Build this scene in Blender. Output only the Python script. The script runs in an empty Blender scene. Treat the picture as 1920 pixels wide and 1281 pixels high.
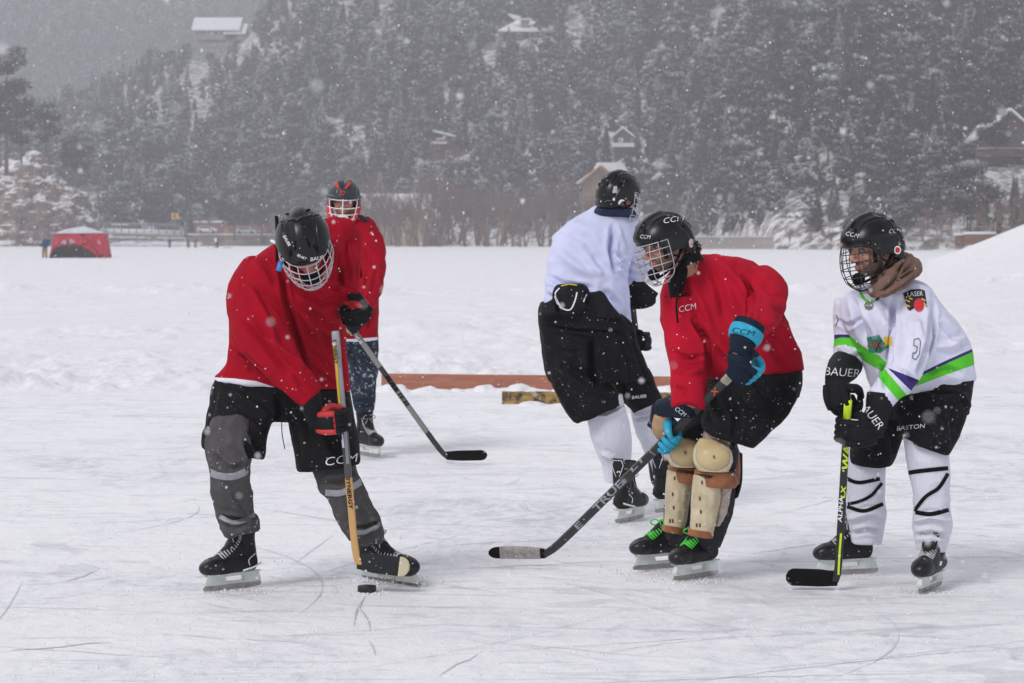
import bpy, bmesh, math, random
import numpy as np
from mathutils import Vector, Matrix
from mathutils.bvhtree import BVHTree
R = math.radians
random.seed(7); RS = np.random.RandomState(11)
scene = bpy.context.scene; COL = scene.collection

# ---------------------------------------------------------------- camera, world, sun, exposure
F, HZ, CH = 4533.0, 449.0, 1.47      # focal length in photo pixels, horizon row, eye height (m)
cam_d = bpy.data.cameras.new('camera'); cam = bpy.data.objects.new('camera', cam_d); COL.objects.link(cam)
cam.location = (0, 0, CH); cam.rotation_euler = (R(90), 0, 0)
cam_d.sensor_width = 36; cam_d.lens = F*36/1920; cam_d.shift_y = -(640.5-HZ)/1920
cam_d.clip_start = .1; cam_d.clip_end = 6000
cam_d.dof.use_dof = True; cam_d.dof.focus_distance = 10.4; cam_d.dof.aperture_fstop = 8.0
scene.camera = cam

world = bpy.data.worlds.new("World"); scene.world = world; world.use_nodes = True
wn = world.node_tree; wn.nodes.clear()
sky = wn.nodes.new('ShaderNodeTexSky'); sky.sky_type = 'NISHITA'; sky.sun_disc = False
sky.sun_elevation = R(42); sky.sun_rotation = R(-35); sky.air_density = 1.0; sky.dust_density = 6.0; sky.ozone_density = 1.0; sky.altitude = 2000
hs = wn.nodes.new('ShaderNodeHueSaturation'); hs.inputs['Saturation'].default_value = .24
bg = wn.nodes.new('ShaderNodeBackground'); bg.inputs['Strength'].default_value = .15
wo = wn.nodes.new('ShaderNodeOutputWorld')
wn.links.new(sky.outputs[0], hs.inputs['Color']); wn.links.new(hs.outputs[0], bg.inputs['Color']); wn.links.new(bg.outputs[0], wo.inputs[0])
sun_d = bpy.data.lights.new('sun', 'SUN'); sun_d.energy = 1.65; sun_d.angle = R(20); sun_d.color = (1, .965, .96)
sun = bpy.data.objects.new('sun', sun_d); COL.objects.link(sun)
sun.rotation_euler = (R(48), 0, R(-35)); sun.location = (0, 0, 30)
scene.view_settings.view_transform = 'Standard'; scene.view_settings.look = 'None'
scene.view_settings.exposure = 0.16; scene.view_settings.gamma = 1; scene.view_settings.use_curve_mapping = False
scene.cycles.volume_bounces = 1; scene.cycles.max_bounces = 8; scene.cycles.transparent_max_bounces = 12

# ---------------------------------------------------------------- helpers
def P(x, y, Y): return Vector(((x-960)/F*Y, Y, CH-(y-HZ)/F*Y))
def proj(v):
    v = np.asarray(v); return np.stack([960+F*v[..., 0]/v[..., 1], HZ+(CH-v[..., 2])*F/v[..., 1]], -1)
def tag(o, label=None, cat=None, group=None, kind=None):
    if label: o['label'] = label
    if cat: o['category'] = cat
    if group: o['group'] = group
    if kind: o['kind'] = kind
    return o
def thing(name, label, cat, loc=(0, 0, 0), group=None):
    o = bpy.data.objects.new(name, None); COL.objects.link(o); o.location = loc; o.empty_display_size = .2
    return tag(o, label, cat, group)
def origin(o):
    while o.parent: o = o.parent
    return np.array(o.location)
class G:
    """collects verts and faces of ONE mesh"""
    def __init__(s): s.v = []; s.f = []; s.m = []; s.n = 0
    def add(s, v, f, m=0):
        v = np.asarray(v, float).reshape(-1, 3); s.v.append(v)
        f = [tuple(int(i)+s.n for i in q) for q in f]; s.f += f; s.m += [m]*len(f); s.n += len(v); return s
    def V(s): return np.concatenate(s.v) if s.v else np.zeros((0, 3))
def build(name, g, mats, parent=None, smooth=True, loc=None, attrs=None, bevel=0):
    if isinstance(g, tuple): v, f = g; mi = None
    else: v, f, mi = g.V(), g.f, g.m
    if not isinstance(mats, (list, tuple)): mats = [mats]
    v = np.asarray(v, float)
    org = origin(parent) if parent else np.array(loc if loc is not None else (0, 0, 0), float)
    me = bpy.data.meshes.new(name)
    if isinstance(f, np.ndarray):
        me.vertices.add(len(v)); me.vertices.foreach_set('co', (v-org).astype(np.float32).ravel())
        k = f.shape[1]; me.loops.add(f.size); me.loops.foreach_set('vertex_index', f.astype(np.int32).ravel())
        me.polygons.add(len(f)); me.polygons.foreach_set('loop_start', np.arange(0, f.size, k, dtype=np.int32))
        me.update(calc_edges=True)
    else:
        me.from_pydata((v-org).tolist(), [], f)
    for m in mats: me.materials.append(m)
    if mi is not None and len(mats) > 1: me.polygons.foreach_set('material_index', np.array(mi, dtype=np.int32))
    me.polygons.foreach_set('use_smooth', np.full(len(me.polygons), bool(smooth)))
    if attrs:
        for k, a in attrs.items():
            a = np.asarray(a, dtype=np.float32)
            if a.ndim == 1: me.attributes.new(k, 'FLOAT', 'POINT').data.foreach_set('value', a)
            else: me.attributes.new(k, 'FLOAT_VECTOR', 'POINT').data.foreach_set('vector', a.ravel())
    me.update()
    o = bpy.data.objects.new(name, me); COL.objects.link(o)
    if parent: o.parent = parent
    else: o.location = org
    if bevel:
        b = o.modifiers.new('bevel', 'BEVEL'); b.width = bevel; b.segments = 2; b.limit_method = 'ANGLE'
    return o
def copy_tree(o, parent=None):
    c = o.copy(); COL.objects.link(c)
    if parent: c.parent = parent
    for ch in list(o.children): copy_tree(ch, c)
    return c

# numpy noise
def _hash(i, j, k, s):
    with np.errstate(over='ignore'):
        h = (i.astype(np.uint32)*np.uint32(374761393)+j.astype(np.uint32)*np.uint32(668265263)+k.astype(np.uint32)*np.uint32(2246822519)+np.uint32(s*3266489917 & 0xffffffff))
        h = (h ^ (h >> np.uint32(13)))*np.uint32(1274126177); h = h ^ (h >> np.uint32(16))
        h = h*np.uint32(2654435761); h = h ^ (h >> np.uint32(15))
    return h.astype(np.float64)/4294967295.0*2-1
def vn(p, s=0):
    p = np.asarray(p, float); i = np.floor(p).astype(np.int64); f = p-i; f = f*f*f*(f*(f*6-15)+10)
    r = 0
    for a in (0, 1):
        for b in (0, 1):
            for c in (0, 1):
                w = (f[..., 0] if a else 1-f[..., 0])*(f[..., 1] if b else 1-f[..., 1])*(f[..., 2] if c else 1-f[..., 2])
                r = r+w*_hash(i[..., 0]+a, i[..., 1]+b, i[..., 2]+c, s)
    return r
def fbm(p, o=4, s=0, g=.5):
    r = 0; a = 1; t = 0
    for k in range(o): r = r+a*vn(np.asarray(p)*(2**k)+17.3*k, s+k); t += a; a *= g
    return r/t
def n2(x, y, sx, sy, o=4, s=0, g=.5): return fbm(np.stack([x*sx, y*sy, np.zeros_like(x)+.37], -1), o, s, g)

# primitives
def box(g, c, sz, m=0, rot=None):
    v = np.array([[x, y, z] for x in (-.5, .5) for y in (-.5, .5) for z in (-.5, .5)])*np.array(sz)
    if rot is not None: v = v@np.array(rot).T
    g.add(v+np.array(c), [(0, 1, 3, 2), (4, 6, 7, 5), (0, 4, 5, 1), (2, 3, 7, 6), (0, 2, 6, 4), (1, 5, 7, 3)], m); return g
def sphere(g, c, r, m=0, nu=14, nv=9, rot=None):
    r = np.array(r if hasattr(r, '__len__') else (r, r, r), float); v = [(0, 0, 1)]
    for i in range(1, nv):
        t = math.pi*i/nv
        for j in range(nu): a = 2*math.pi*j/nu; v.append((math.sin(t)*math.cos(a), math.sin(t)*math.sin(a), math.cos(t)))
    v.append((0, 0, -1)); v = np.array(v)*r
    if rot is not None: v = v@np.array(rot).T
    f = [(0, 1+j, 1+(j+1) % nu) for j in range(nu)]
    for i in range(nv-2):
        for j in range(nu):
            a = 1+i*nu+j; b = 1+i*nu+(j+1) % nu; f.append((a, a+nu, b+nu, b))
    e = len(v)-1; k = 1+(nv-2)*nu
    f += [(e, k+(j+1) % nu, k+j) for j in range(nu)]
    g.add(v+np.array(c), f, m); return g
def cr(a, k):
    """Catmull-Rom resample of rows"""
    a = np.asarray(a, float)
    if len(a) < 3 or k <= 1: 
        if len(a) == 2 and k > 1: return np.array([a[0]+(a[1]-a[0])*t for t in np.linspace(0, 1, k+1)])
        return a
    b = np.vstack([2*a[0]-a[1], a, 2*a[-1]-a[-2]]); out = []
    for i in range(1, len(b)-2):
        for t in np.linspace(0, 1, k, endpoint=False):
            out.append(.5*((2*b[i])+(-b[i-1]+b[i+1])*t+(2*b[i-1]-5*b[i]+4*b[i+1]-b[i+2])*t*t+(-b[i-1]+3*b[i]-3*b[i+1]+b[i+2])*t**3))
    out.append(b[-2]); return np.array(out)
def skin_rings(g, C, A, B, n=20, m=0, pw=2.0, cap=True):
    th = np.linspace(0, 2*math.pi, n, endpoint=False); c, s = np.cos(th), np.sin(th)
    e = 2.0/pw; c = np.sign(c)*abs(c)**e; s = np.sign(s)*abs(s)**e
    v = (C[:, None, :]+A[:, None, :]*c[None, :, None]+B[:, None, :]*s[None, :, None]).reshape(-1, 3); K = len(C)
    f = [(i*n+j, i*n+(j+1) % n, (i+1)*n+(j+1) % n, (i+1)*n+j) for i in range(K-1) for j in range(n)]
    if cap: f += [tuple(range(n-1, -1, -1)), tuple(range((K-1)*n, K*n))]
    g.add(v, f, m); return g
def tube(g, pts, r, n=8, m=0, k=1, flat=1.0, up=None, cap=True, pw=2.0):
    """swept tube; pts (N,3), r scalar or list; flat scales second axis"""
    pts = np.array([tuple(p) for p in pts], float); r = np.full(len(pts), r, float) if not hasattr(r, '__len__') else np.array(r, float)
    d = cr(np.hstack([pts, r[:, None]]), k); pts, r = d[:, :3], np.maximum(d[:, 3], 1e-4)
    T = np.gradient(pts, axis=0); T /= np.linalg.norm(T, axis=1)[:, None]+1e-12
    u = np.array(up if up is not None else (0, 0, 1.0) if abs(T[0][2]) < .9 else (1.0, 0, 0)); A = []
    for t in T:
        u = u-t*np.dot(u, t); u = u/np.linalg.norm(u); A.append(u.copy())
    A = np.array(A); B = np.cross(T, A)
    return skin_rings(g, pts, A*r[:, None], B*r[:, None]*flat, n, m, pw, cap)
def loft(g, rings, n=32, k=4, pw=2.2, m=0, sc=1.0):
    """rings of (xl,yl,xr,yr,Y,depth_radius[,dY]) : left and right outline pixel at distance Y"""
    rr = cr(np.array([list(r)+[0]*(7-len(r)) for r in rings], float), k); C = []; A = []; B = []
    for xl, yl, xr, yr, Y, d, dy in rr:
        a, b = P(xl, yl, Y-dy/2), P(xr, yr, Y+dy/2); C.append((a+b)/2); av = (b-a)/2*sc; A.append(av)
        bv = Vector((0, 1, 0)); bv = bv-av*(bv.dot(av)/max(av.length_squared, 1e-9)); bv.normalize(); B.append(bv*d*sc)
    return skin_rings(g, np.array(C), np.array(A), np.array(B), n, m, pw)
def limb(g, pts, n=20, k=4, sc=1.0, m=0):
    """pts of (px,py,Y,radius_px)"""
    return tube(g, [P(*p[:3]) for p in pts], [p[3]*p[2]/F*sc for p in pts], n, m, k)
def prism(g, poly, org, ax, ay, h, m=0):
    """extrude 2d polygon; org, axes ax, ay in 3d; thickness vector h centred"""
    org, ax, ay, h = [np.array(tuple(q), float) for q in (org, ax, ay, h)]; n = len(poly)
    v = [org+ax*x+ay*y-h/2 for x, y in poly]+[org+ax*x+ay*y+h/2 for x, y in poly]
    g.add(v, [tuple(range(n-1, -1, -1)), tuple(range(n, 2*n))]+[(i, (i+1) % n, n+(i+1) % n, n+i) for i in range(n)], m); return g
def remesh(g, voxel, smooth=4, fac=.5):
    me = bpy.data.meshes.new('t'); me.from_pydata(g.V().tolist(), [], g.f); o = bpy.data.objects.new('t', me); COL.objects.link(o)
    bm = bmesh.new(); bm.from_mesh(me); bmesh.ops.recalc_face_normals(bm, faces=bm.faces); bm.to_mesh(me); bm.free()
    r = o.modifiers.new('r', 'REMESH'); r.mode = 'VOXEL'; r.voxel_size = voxel; r.adaptivity = 0
    s = o.modifiers.new('s', 'SMOOTH'); s.iterations = smooth; s.factor = fac
    dg = bpy.context.evaluated_depsgraph_get(); e = o.evaluated_get(dg).to_mesh()
    v = np.empty(len(e.vertices)*3, np.float32); e.vertices.foreach_get('co', v); nn = np.empty(len(e.vertices)*3, np.float32); e.vertices.foreach_get('normal', nn)
    f = np.empty(len(e.loops), np.int32); e.loops.foreach_get('vertex_index', f)
    bpy.data.objects.remove(o); bpy.data.meshes.remove(me)
    return v.reshape(-1, 3).astype(float), f.reshape(-1, 4), nn.reshape(-1, 3).astype(float)

# ---------------------------------------------------------------- materials
_mc = {}
def nodes_of(name):
    m = bpy.data.materials.new(name); m.use_nodes = True; nt = m.node_tree; b = nt.nodes['Principled BSDF']; return m, nt, b
def N(nt, t, **kw):
    n = nt.nodes.new(t)
    for k, v in kw.items():
        if k.startswith('_'): setattr(n, k[1:], v)
        else:
            try: n.inputs[k.replace('__', ' ')].default_value = v
            except KeyError: n.inputs[int(k[1:])].default_value = v
    return n
def L(nt, a, b): nt.links.new(a, b)
def math_n(nt, op, a, b=None, c=None, clamp=False):
    n = nt.nodes.new('ShaderNodeMath'); n.operation = op; n.use_clamp = clamp
    for i, q in enumerate((a, b, c)):
        if q is None: continue
        if isinstance(q, (int, float)): n.inputs[i].default_value = q
        else: L(nt, q, n.inputs[i])
    return n.outputs[0]
def mix_c(nt, fac, a, b):
    n = nt.nodes.new('ShaderNodeMix'); n.data_type = 'RGBA'
    if isinstance(fac, (int, float)): n.inputs[0].default_value = fac
    else: L(nt, fac, n.inputs[0])
    for i, q in ((6, a), (7, b)):
        if isinstance(q, tuple): n.inputs[i].default_value = (*q[:3], 1)
        else: L(nt, q, n.inputs[i])
    return n.outputs[2]
def noise_n(nt, scale, detail=4, rough=.55, vec=None, sc=None, dist=0):
    tc = nt.nodes.new('ShaderNodeTexCoord'); v = tc.outputs['Object']
    if vec is not None: v = vec
    if sc:
        mp = nt.nodes.new('ShaderNodeMapping'); mp.inputs['Scale'].default_value = sc; L(nt, v, mp.inputs[0]); v = mp.outputs[0]
    n = nt.nodes.new('ShaderNodeTexNoise'); n.inputs['Scale'].default_value = scale; n.inputs['Detail'].default_value = detail
    n.inputs['Roughness'].default_value = rough; n.inputs['Distortion'].default_value = dist; L(nt, v, n.inputs['Vector']); return n.outputs[0]
def ramp(nt, fac, stops):
    n = nt.nodes.new('ShaderNodeValToRGB'); cr_ = n.color_ramp
    while len(cr_.elements) < len(stops): cr_.elements.new(.5)
    for e, (p, c) in zip(cr_.elements, stops): e.position = p; e.color = (*c, 1) if len(c) == 3 else c
    L(nt, fac, n.inputs[0]); return n.outputs[0]
def bump(nt, b, h, strength=.3, dist=.01, prev=None):
    n = nt.nodes.new('ShaderNodeBump'); n.inputs['Strength'].default_value = strength; n.inputs['Distance'].default_value = dist
    L(nt, h, n.inputs['Height'])
    if prev is not None: L(nt, prev, n.inputs['Normal'])
    L(nt, n.outputs[0], b.inputs['Normal']); return n.outputs[0]
def mk(name, col, rough=.6, var=.15, ns=12, bs=0, bstr=.25, bd=.003, metal=0, coat=0, sheen=0, spec=.5, snow=0, snow_s=60):
    if name in _mc: return _mc[name]
    m, nt, b = nodes_of(name); c1 = tuple(x*(1-var) for x in col); c2 = tuple(min(1, x*(1+var)) for x in col)
    c = ramp(nt, noise_n(nt, ns, 4), [(.3, c1), (.7, c2)])
    if snow:
        nz = noise_n(nt, snow_s, 3, .6); big = noise_n(nt, snow_s*.12, 3, .6)
        f = math_n(nt, 'MULTIPLY', math_n(nt, 'MULTIPLY_ADD', nz, 8, -8*(.72-snow*.3), clamp=True), math_n(nt, 'MULTIPLY_ADD', big, 7, -3.2, clamp=True), clamp=True)
        c = mix_c(nt, f, c, (.75, .76, .8))
    L(nt, c, b.inputs['Base Color']); b.inputs['Roughness'].default_value = rough; b.inputs['Metallic'].default_value = metal
    b.inputs['Coat Weight'].default_value = coat; b.inputs['Sheen Weight'].default_value = sheen; b.inputs['Specular IOR Level'].default_value = spec
    if bs: bump(nt, b, noise_n(nt, bs, 3), bstr, bd)
    _mc[name] = m; return m
# ================================================================ LAND
def smooth(a, b, x): t = np.clip((x-a)/(b-a), 0, 1); return t*t*(3-2*t)
def foot(px): return np.interp(px, [0, 700, 1050, 1300, 1450, 1700, 2300], [535, 530, 500, 430, 350, 320, 300])
def crest_px(px): return np.interp(px, [-300, 0, 60, 150, 220, 300, 370, 460, 540, 620, 1000, 2200], [250, 226, 212, 182, 160, 112, 84, 50, -20, -110, -150, -170])
def hill_z(x, y):
    x = np.asarray(x, float); y = np.asarray(y, float)
    px = 960+F*x/y; d0 = foot(px); Dc = np.interp(px, [600, 1500, 2000], [850, 820, 720]); zc = (HZ-crest_px(px))/F*Dc
    s = np.clip((y-d0)/(Dc-d0), 0, None); s1 = np.minimum(s, 1)
    z = zc*(s1**.92)+np.maximum(s-1, 0)*np.where(px < 620, -25, 60.0)
    z = z+n2(x, y, 1/90, 1/90, 4, 5)*9*smooth(0, .25, s)*np.where(px < 620, .45, 1)+n2(x, y, 1/9, 1/9, 3, 9)*.7*smooth(0, .1, s)
    gx = np.exp(-((px-405)/45.)**2)*-4*smooth(.1, .5, s)
    return z+gx-1.0*(s <= 0)

def ground_z(x, y):
    px = 960+F*x/y
    rim = 24.4+n2(x, y*0, .9, 1, 4, 21)*1.1+n2(x, y*0, .15, 1, 2, 22)*.5-.5*smooth(700, 300, px)*2
    bank = smooth(0, .55, y-rim)
    ice = n2(x, y, 5, 8, 4, 2)*.005+np.maximum(n2(x, y, 13, 18, 3, 3), 0)*.006-.0035
    fade = np.exp(-y/60.)
    l = .05*bank+bank*(n2(x, y, .9, .5, 4, 4)*.12+np.maximum(n2(x, y, 2.2, 1.2, 4, 6), -.1)*.10)*np.clip(.9+1.6*n2(x, y, .22, .12, 2, 55), .15, 1.8)*(.3+.7*smooth(48, 26, y))
    rid = np.exp(-((y-66-n2(x, y*0, .08, 1, 2, 31)*4)/2.4)**2)*(.12+.30*np.maximum(n2(x, y, .9, .5, 4, 7), -.3))
    rid2 = np.exp(-((y-51)/1.0)**2)*(.07+.05*n2(x, y, .5, .4, 3, 8))
    rid3 = np.exp(-((y-36-n2(x, y*0, .2, 1, 2, 33)*2)/1.6)**2)*(.10+.22*n2(x, y, .8, .6, 4, 10))
    track = -.03*np.exp(-((y-49.2)/.25)**2)
    z = ice*(1-bank)*fade+l+rid+rid2+rid3+track
    # snow hill rising on the right
    u = px
    zb = np.interp(u, [1640, 1740, 1800, 1860, 1920, 2100, 2600], [0, .25, .85, 1.5, 2.15, 3.6, 5.5])*np.exp(-((y-125)/42.)**2)*(y < 400)
    return z+zb*(1+.08*n2(x, y, .1, .06, 3, 12))
ROOT_SNOW = {}
def grid_mesh(xs_u, ys, zf, extra=0):
    U, Y = np.meshgrid(xs_u, ys); X = U*Y; Z = zf(X, Y); v = np.stack([X, Y, Z], -1).reshape(-1, 3); r, c = U.shape
    i = np.arange(r*c).reshape(r, c); f = np.stack([i[:-1, :-1], i[:-1, 1:], i[1:, 1:], i[1:, :-1]], -1).reshape(-1, 4)
    return v, f

def snow_mat():
    m, nt, b = nodes_of('snow'); c = mix_c(nt, math_n(nt, 'MULTIPLY_ADD', noise_n(nt, .9, 6, .65), 3.2, -1.55, clamp=True), (.86, .85, .88), (.78, .77, .80))
    dirt = math_n(nt, 'MULTIPLY', math_n(nt, 'MULTIPLY_ADD', noise_n(nt, 3.0, 6, .75, sc=(1, .6, 1)), 7, -4.1, clamp=True), .55)
    c = mix_c(nt, dirt, c, (.56, .54, .52)); L(nt, c, b.inputs['Base Color']); b.inputs['Roughness'].default_value = .75; b.inputs['Specular IOR Level'].default_value = .2
    bp = bump(nt, b, noise_n(nt, 6, 7, .62), .6, .05); bump(nt, b, noise_n(nt, 60, 5, .6), .5, .008, bp); return m
def ice_mat():
    m, nt, b = nodes_of('ice')
    big = noise_n(nt, .55, 6, .62, sc=(1, .8, 1), dist=.8); st = noise_n(nt, 4.0, 7, .72, sc=(1, .62, 1), dist=1.5); st2 = noise_n(nt, 13.0, 5, .7, sc=(1, .55, 1), dist=1.0)
    s = math_n(nt, 'ADD', math_n(nt, 'MULTIPLY', big, .9), math_n(nt, 'ADD', math_n(nt, 'MULTIPLY', st, .9), math_n(nt, 'MULTIPLY', st2, .5)))
    c = ramp(nt, math_n(nt, 'MULTIPLY', s, .43), [(.36, (.56, .565, .63)), (.415, (.73, .73, .775)), (.455, (.84, .84, .87)), (.51, (.90, .895, .915))])
    for rot_, sx_, sd in ((.32, (.10, 1.7, 1), 1.), (-.28, (.12, 1.9, 1), 2.), (.9, (.14, 1.6, 1), 3.)):
        tc = nt.nodes.new('ShaderNodeTexCoord'); mp = nt.nodes.new('ShaderNodeMapping'); mp.inputs['Rotation'].default_value = (0, 0, rot_); mp.inputs['Location'].default_value = (sd*3.3, sd, 0); L(nt, tc.outputs['Object'], mp.inputs[0])
        q_ = noise_n(nt, 9, 4, .65, vec=mp.outputs[0], sc=sx_, dist=.3); gt = math_n(nt, 'MULTIPLY_ADD', noise_n(nt, .8+sd*.2, 3, .6), 7, -3.3, clamp=True)
        c = mix_c(nt, math_n(nt, 'MULTIPLY', math_n(nt, 'MULTIPLY', math_n(nt, 'MULTIPLY_ADD', q_, 9, -5.0, clamp=True), gt), .55), c, (.60, .61, .66))
    # thin skate scratches at several angles
    for k, (ang, sc, th) in enumerate(((.15, .7, .012), (-.35, .9, .010), (.7, .6, .009), (-1.0, .5, .008), (.02, 1.6, .012))):
        tc = nt.nodes.new('ShaderNodeTexCoord'); mp = N(nt, 'ShaderNodeMapping'); mp.inputs['Rotation'].default_value = (0, 0, ang); mp.inputs['Location'].default_value = (k*7.3, k*3.1, 0)
        mp.inputs['Scale'].default_value = (.16, 1, 1); L(nt, tc.outputs['Object'], mp.inputs[0])
        nz = nt.nodes.new('ShaderNodeTexNoise'); nz.inputs['Scale'].default_value = .5; nz.inputs['Detail'].default_value = 2; L(nt, mp.outputs[0], nz.inputs[0])
        vm = nt.nodes.new('ShaderNodeVectorMath'); vm.operation = 'MULTIPLY_ADD'; L(nt, nz.outputs['Color'], vm.inputs[0]); vm.inputs[1].default_value = (1.2, 1.2, 0); L(nt, mp.outputs[0], vm.inputs[2])
        vo = nt.nodes.new('ShaderNodeTexVoronoi'); vo.feature = 'DISTANCE_TO_EDGE'; vo.inputs['Scale'].default_value = sc; L(nt, vm.outputs[0], vo.inputs['Vector'])
        f = math_n(nt, 'LESS_THAN', vo.outputs[0], th); gate = math_n(nt, 'MULTIPLY_ADD', noise_n(nt, 1.3+k*.4, 3, .6), 9, -4.4, clamp=True)
        c = mix_c(nt, math_n(nt, 'MULTIPLY', math_n(nt, 'MULTIPLY', f, gate), .30), c, (.42, .43, .50))
    L(nt, c, b.inputs['Base Color'])
    L(nt, ramp(nt, math_n(nt, 'MULTIPLY', s, .43), [(.36, (.32,)*3), (.5, (.8,)*3)]), b.inputs['Roughness']); b.inputs['Specular IOR Level'].default_value = .35
    bp = bump(nt, b, noise_n(nt, 9, 8, .7, sc=(1, .7, 1), dist=1.0), .55, .022); bump(nt, b, noise_n(nt, 70, 5, .65, sc=(.8, 1, 1)), .45, .005, bp)
    return m
M_snow, M_ice = snow_mat(), ice_mat()
us = np.concatenate([np.linspace(-1.3, -.25, 30), np.linspace(-.247, .247, 900), np.linspace(.25, 1.3, 30)])
# near ice
rows = np.concatenate([np.linspace(3, 7.5, 60), F*CH/np.arange(1281-HZ+40, 6664/22.0-HZ+HZ, -1.15)]); rows = rows[(rows < 22.5)]; rows.sort()
v, f = grid_mesh(us, rows, ground_z); tag(build('ice_rink', (v, f), M_ice), kind='structure')
rows2 = F*CH/np.arange(6664/22.45, 6664/600., -.62)
rows2 = np.concatenate([[rows[-1]], rows2[rows2 > rows[-1]+.01], [600, 640]])
m2, nt2, b2 = nodes_of('snow_and_ice')  # beyond: snow, ice colour continues until the bank
nt2.nodes.remove(b2)
v, f = grid_mesh(us, rows2, ground_z)
bankm = smooth(.0, .5, v[:, 1]-(24.2+n2(v[:, 0], v[:, 1]*0, .9, 1, 4, 21)*1.1+n2(v[:, 0], v[:, 1]*0, .15, 1, 2, 22)*.5-1.0*smooth(700, 300, 960+F*v[:, 0]/v[:, 1])))
fc = f[:, 0]; near = bankm[fc] < .4
bpy.data.materials.remove(m2)
o = build('snow_field', (v, f), [M_snow, M_ice]); o.data.polygons.foreach_set('material_index', near.astype(np.int32)); tag(o, kind='structure')
g = G(); g.add([(-1500, -70, -.35), (1500, -70, -.35), (1500, 2600, -.35), (-1500, 2600, -.35)], [(0, 1, 2, 3)]); tag(build('snow_ground', g, M_snow), kind='structure')

# skate cuts: thin ribbons of darker ice
m_cut = mk('cut_ice', (.60, .61, .66), .35, .12, 8)
g = G(); rr = random.Random(5)
def ribbon(g, pts, w):
    pts = np.array(pts); T = np.gradient(pts, axis=0); T /= np.linalg.norm(T, axis=1)[:, None]; Nn = np.stack([-T[:, 1], T[:, 0]], -1)
    n = len(pts); ww = w*np.sin(np.linspace(.12, math.pi-.12, n))[:, None]
    a = pts+Nn*ww; b = pts-Nn*ww; z = lambda q: ground_z(q[:, 0], q[:, 1])+.0016
    v = np.vstack([np.c_[a, z(a)], np.c_[b, z(b)]]); g.add(v, [(i, i+1, n+i+1, n+i) for i in range(n-1)])
for i in range(70):
    y0 = math.exp(rr.uniform(math.log(7.6), math.log(22))); x0 = rr.uniform(-.24, .24)*y0; a = rr.gauss(0, .55) if rr.random() < .75 else rr.uniform(0, 3.1); ln = rr.uniform(.4, 2.8); cur = rr.gauss(0, .5)
    t = np.linspace(0, 1, 26); th = a+cur*t; d = ln/25; ribbon(g, np.c_[x0+np.cumsum(np.cos(th))*d, y0+np.cumsum(np.sin(th))*d], rr.uniform(.0015, .004)*(y0/10)**.5)
q = lambda pl: cr(np.array([P(x, y, 6664/(y-HZ))[:2] for x, y in pl]), 6)
ribbon(g, q([(686, 1114), (676, 1134), (668, 1150), (664, 1174)]), .005)
ribbon(g, q([(673, 1140), (684, 1152), (692, 1166), (694, 1182)]), .004)
ribbon(g, q([(690, 1198), (700, 1214), (704, 1228)]), .004)
ribbon(g, q([(0, 1222), (90, 1214), (160, 1206), (210, 1204)]), .010)
ribbon(g, q([(180, 1070), (150, 1082), (120, 1092)]), .008)
ribbon(g, q([(1400, 1040), (1500, 1024), (1560, 1016)]), .006)
ribbon(g, q([(820, 1270), (850, 1250), (880, 1236), (900, 1226)]), .005)
tag(build('skate_marks', g, m_cut), 'thin grey skate cuts across the white ice', kind='stuff')

# snow kicked up and lying in crumbs on the ice
g = G()
def crumb(x, y, z, s):
    d = RS.normal(size=(6, 3)); v = np.array([(1, 0, 0), (-1, 0, 0), (0, 1, 0), (0, -1, 0), (0, 0, 1), (0, 0, -1)])*s*(1+.3*d)+np.array([x, y, z])
    g.add(v, [(0, 2, 4), (2, 1, 4), (1, 3, 4), (3, 0, 4), (2, 0, 5), (1, 2, 5), (3, 1, 5), (0, 3, 5)])
for (px, py, n, sp) in ((437, 1108, 160, .12), (745, 1092, 420, .11), (690, 1113, 90, .04), (1210, 1072, 160, .12), (1292, 1088, 160, .12), (1590, 1080, 120, .12), (1748, 1110, 160, .08), (1178, 982, 90, .10), (688, 856, 60, .1)):
    Y = 6664/(py-HZ); c = P(px, py, Y)
    for i in range(n):
        x, y = c.x+rr.gauss(0, sp), Y+rr.gauss(0, sp*.5); z = float(ground_z(np.array([x]), np.array([y]))[0])
        crumb(x, y, z+(abs(rr.gauss(0, .015)) if px in (745,) else .002), rr.uniform(.002, .006))
for i in range(2600):
    y0 = math.exp(rr.uniform(math.log(7.6), math.log(20))); x = rr.uniform(-.24, .24)*y0; crumb(x, y0, float(ground_z(np.array([x]), np.array([y0]))[0])+.001, rr.uniform(.002, .006))
tag(build('snow_crumbs', g, mk('crumb_snow', (.86, .86, .88), .8, .05)), 'loose crumbs of snow scattered over the ice', kind='stuff')

# timber boards half buried at the rink edge
def wood(name, c1, c2, dirt=0, sc=(1, 14, 14)):
    m, nt, b = nodes_of(name); n = noise_n(nt, 3, 6, .6, sc=sc); c = ramp(nt, n, [(.3, c1), (.7, c2)])
    if dirt: c = mix_c(nt, math_n(nt, 'MULTIPLY_ADD', noise_n(nt, 9, 5, .7), 9, -4.6, clamp=True), c, (.05, .04, .03))
    L(nt, c, b.inputs['Base Color']); b.inputs['Roughness'].default_value = .75; bump(nt, b, n, .4, .006); return m
def board(name, label, x0, x1, yt0, yt1, Y, h, th, mt, rough=0):
    a, b = P(x0, yt0, Y), P(x1, yt1, Y); n = 60; g = G(); C = [a+(b-a)*t-Vector((0, -th/2, h/2)) for t in np.linspace(0, 1, n)]
    rng = RS.normal(size=(n, 2))*rough
    A = [Vector((0, 0, h/2+r[0])) for r in rng]; B = [Vector((0, th/2+r[1], 0)) for r in rng]
    skin_rings(g, np.array(C), np.array(A), np.array(B), 16, 0, 14)
    return tag(build(name, g, mt, None, False, loc=tuple(C[0])), label, 'board', 'boards lying at the edge of the rink')
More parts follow.
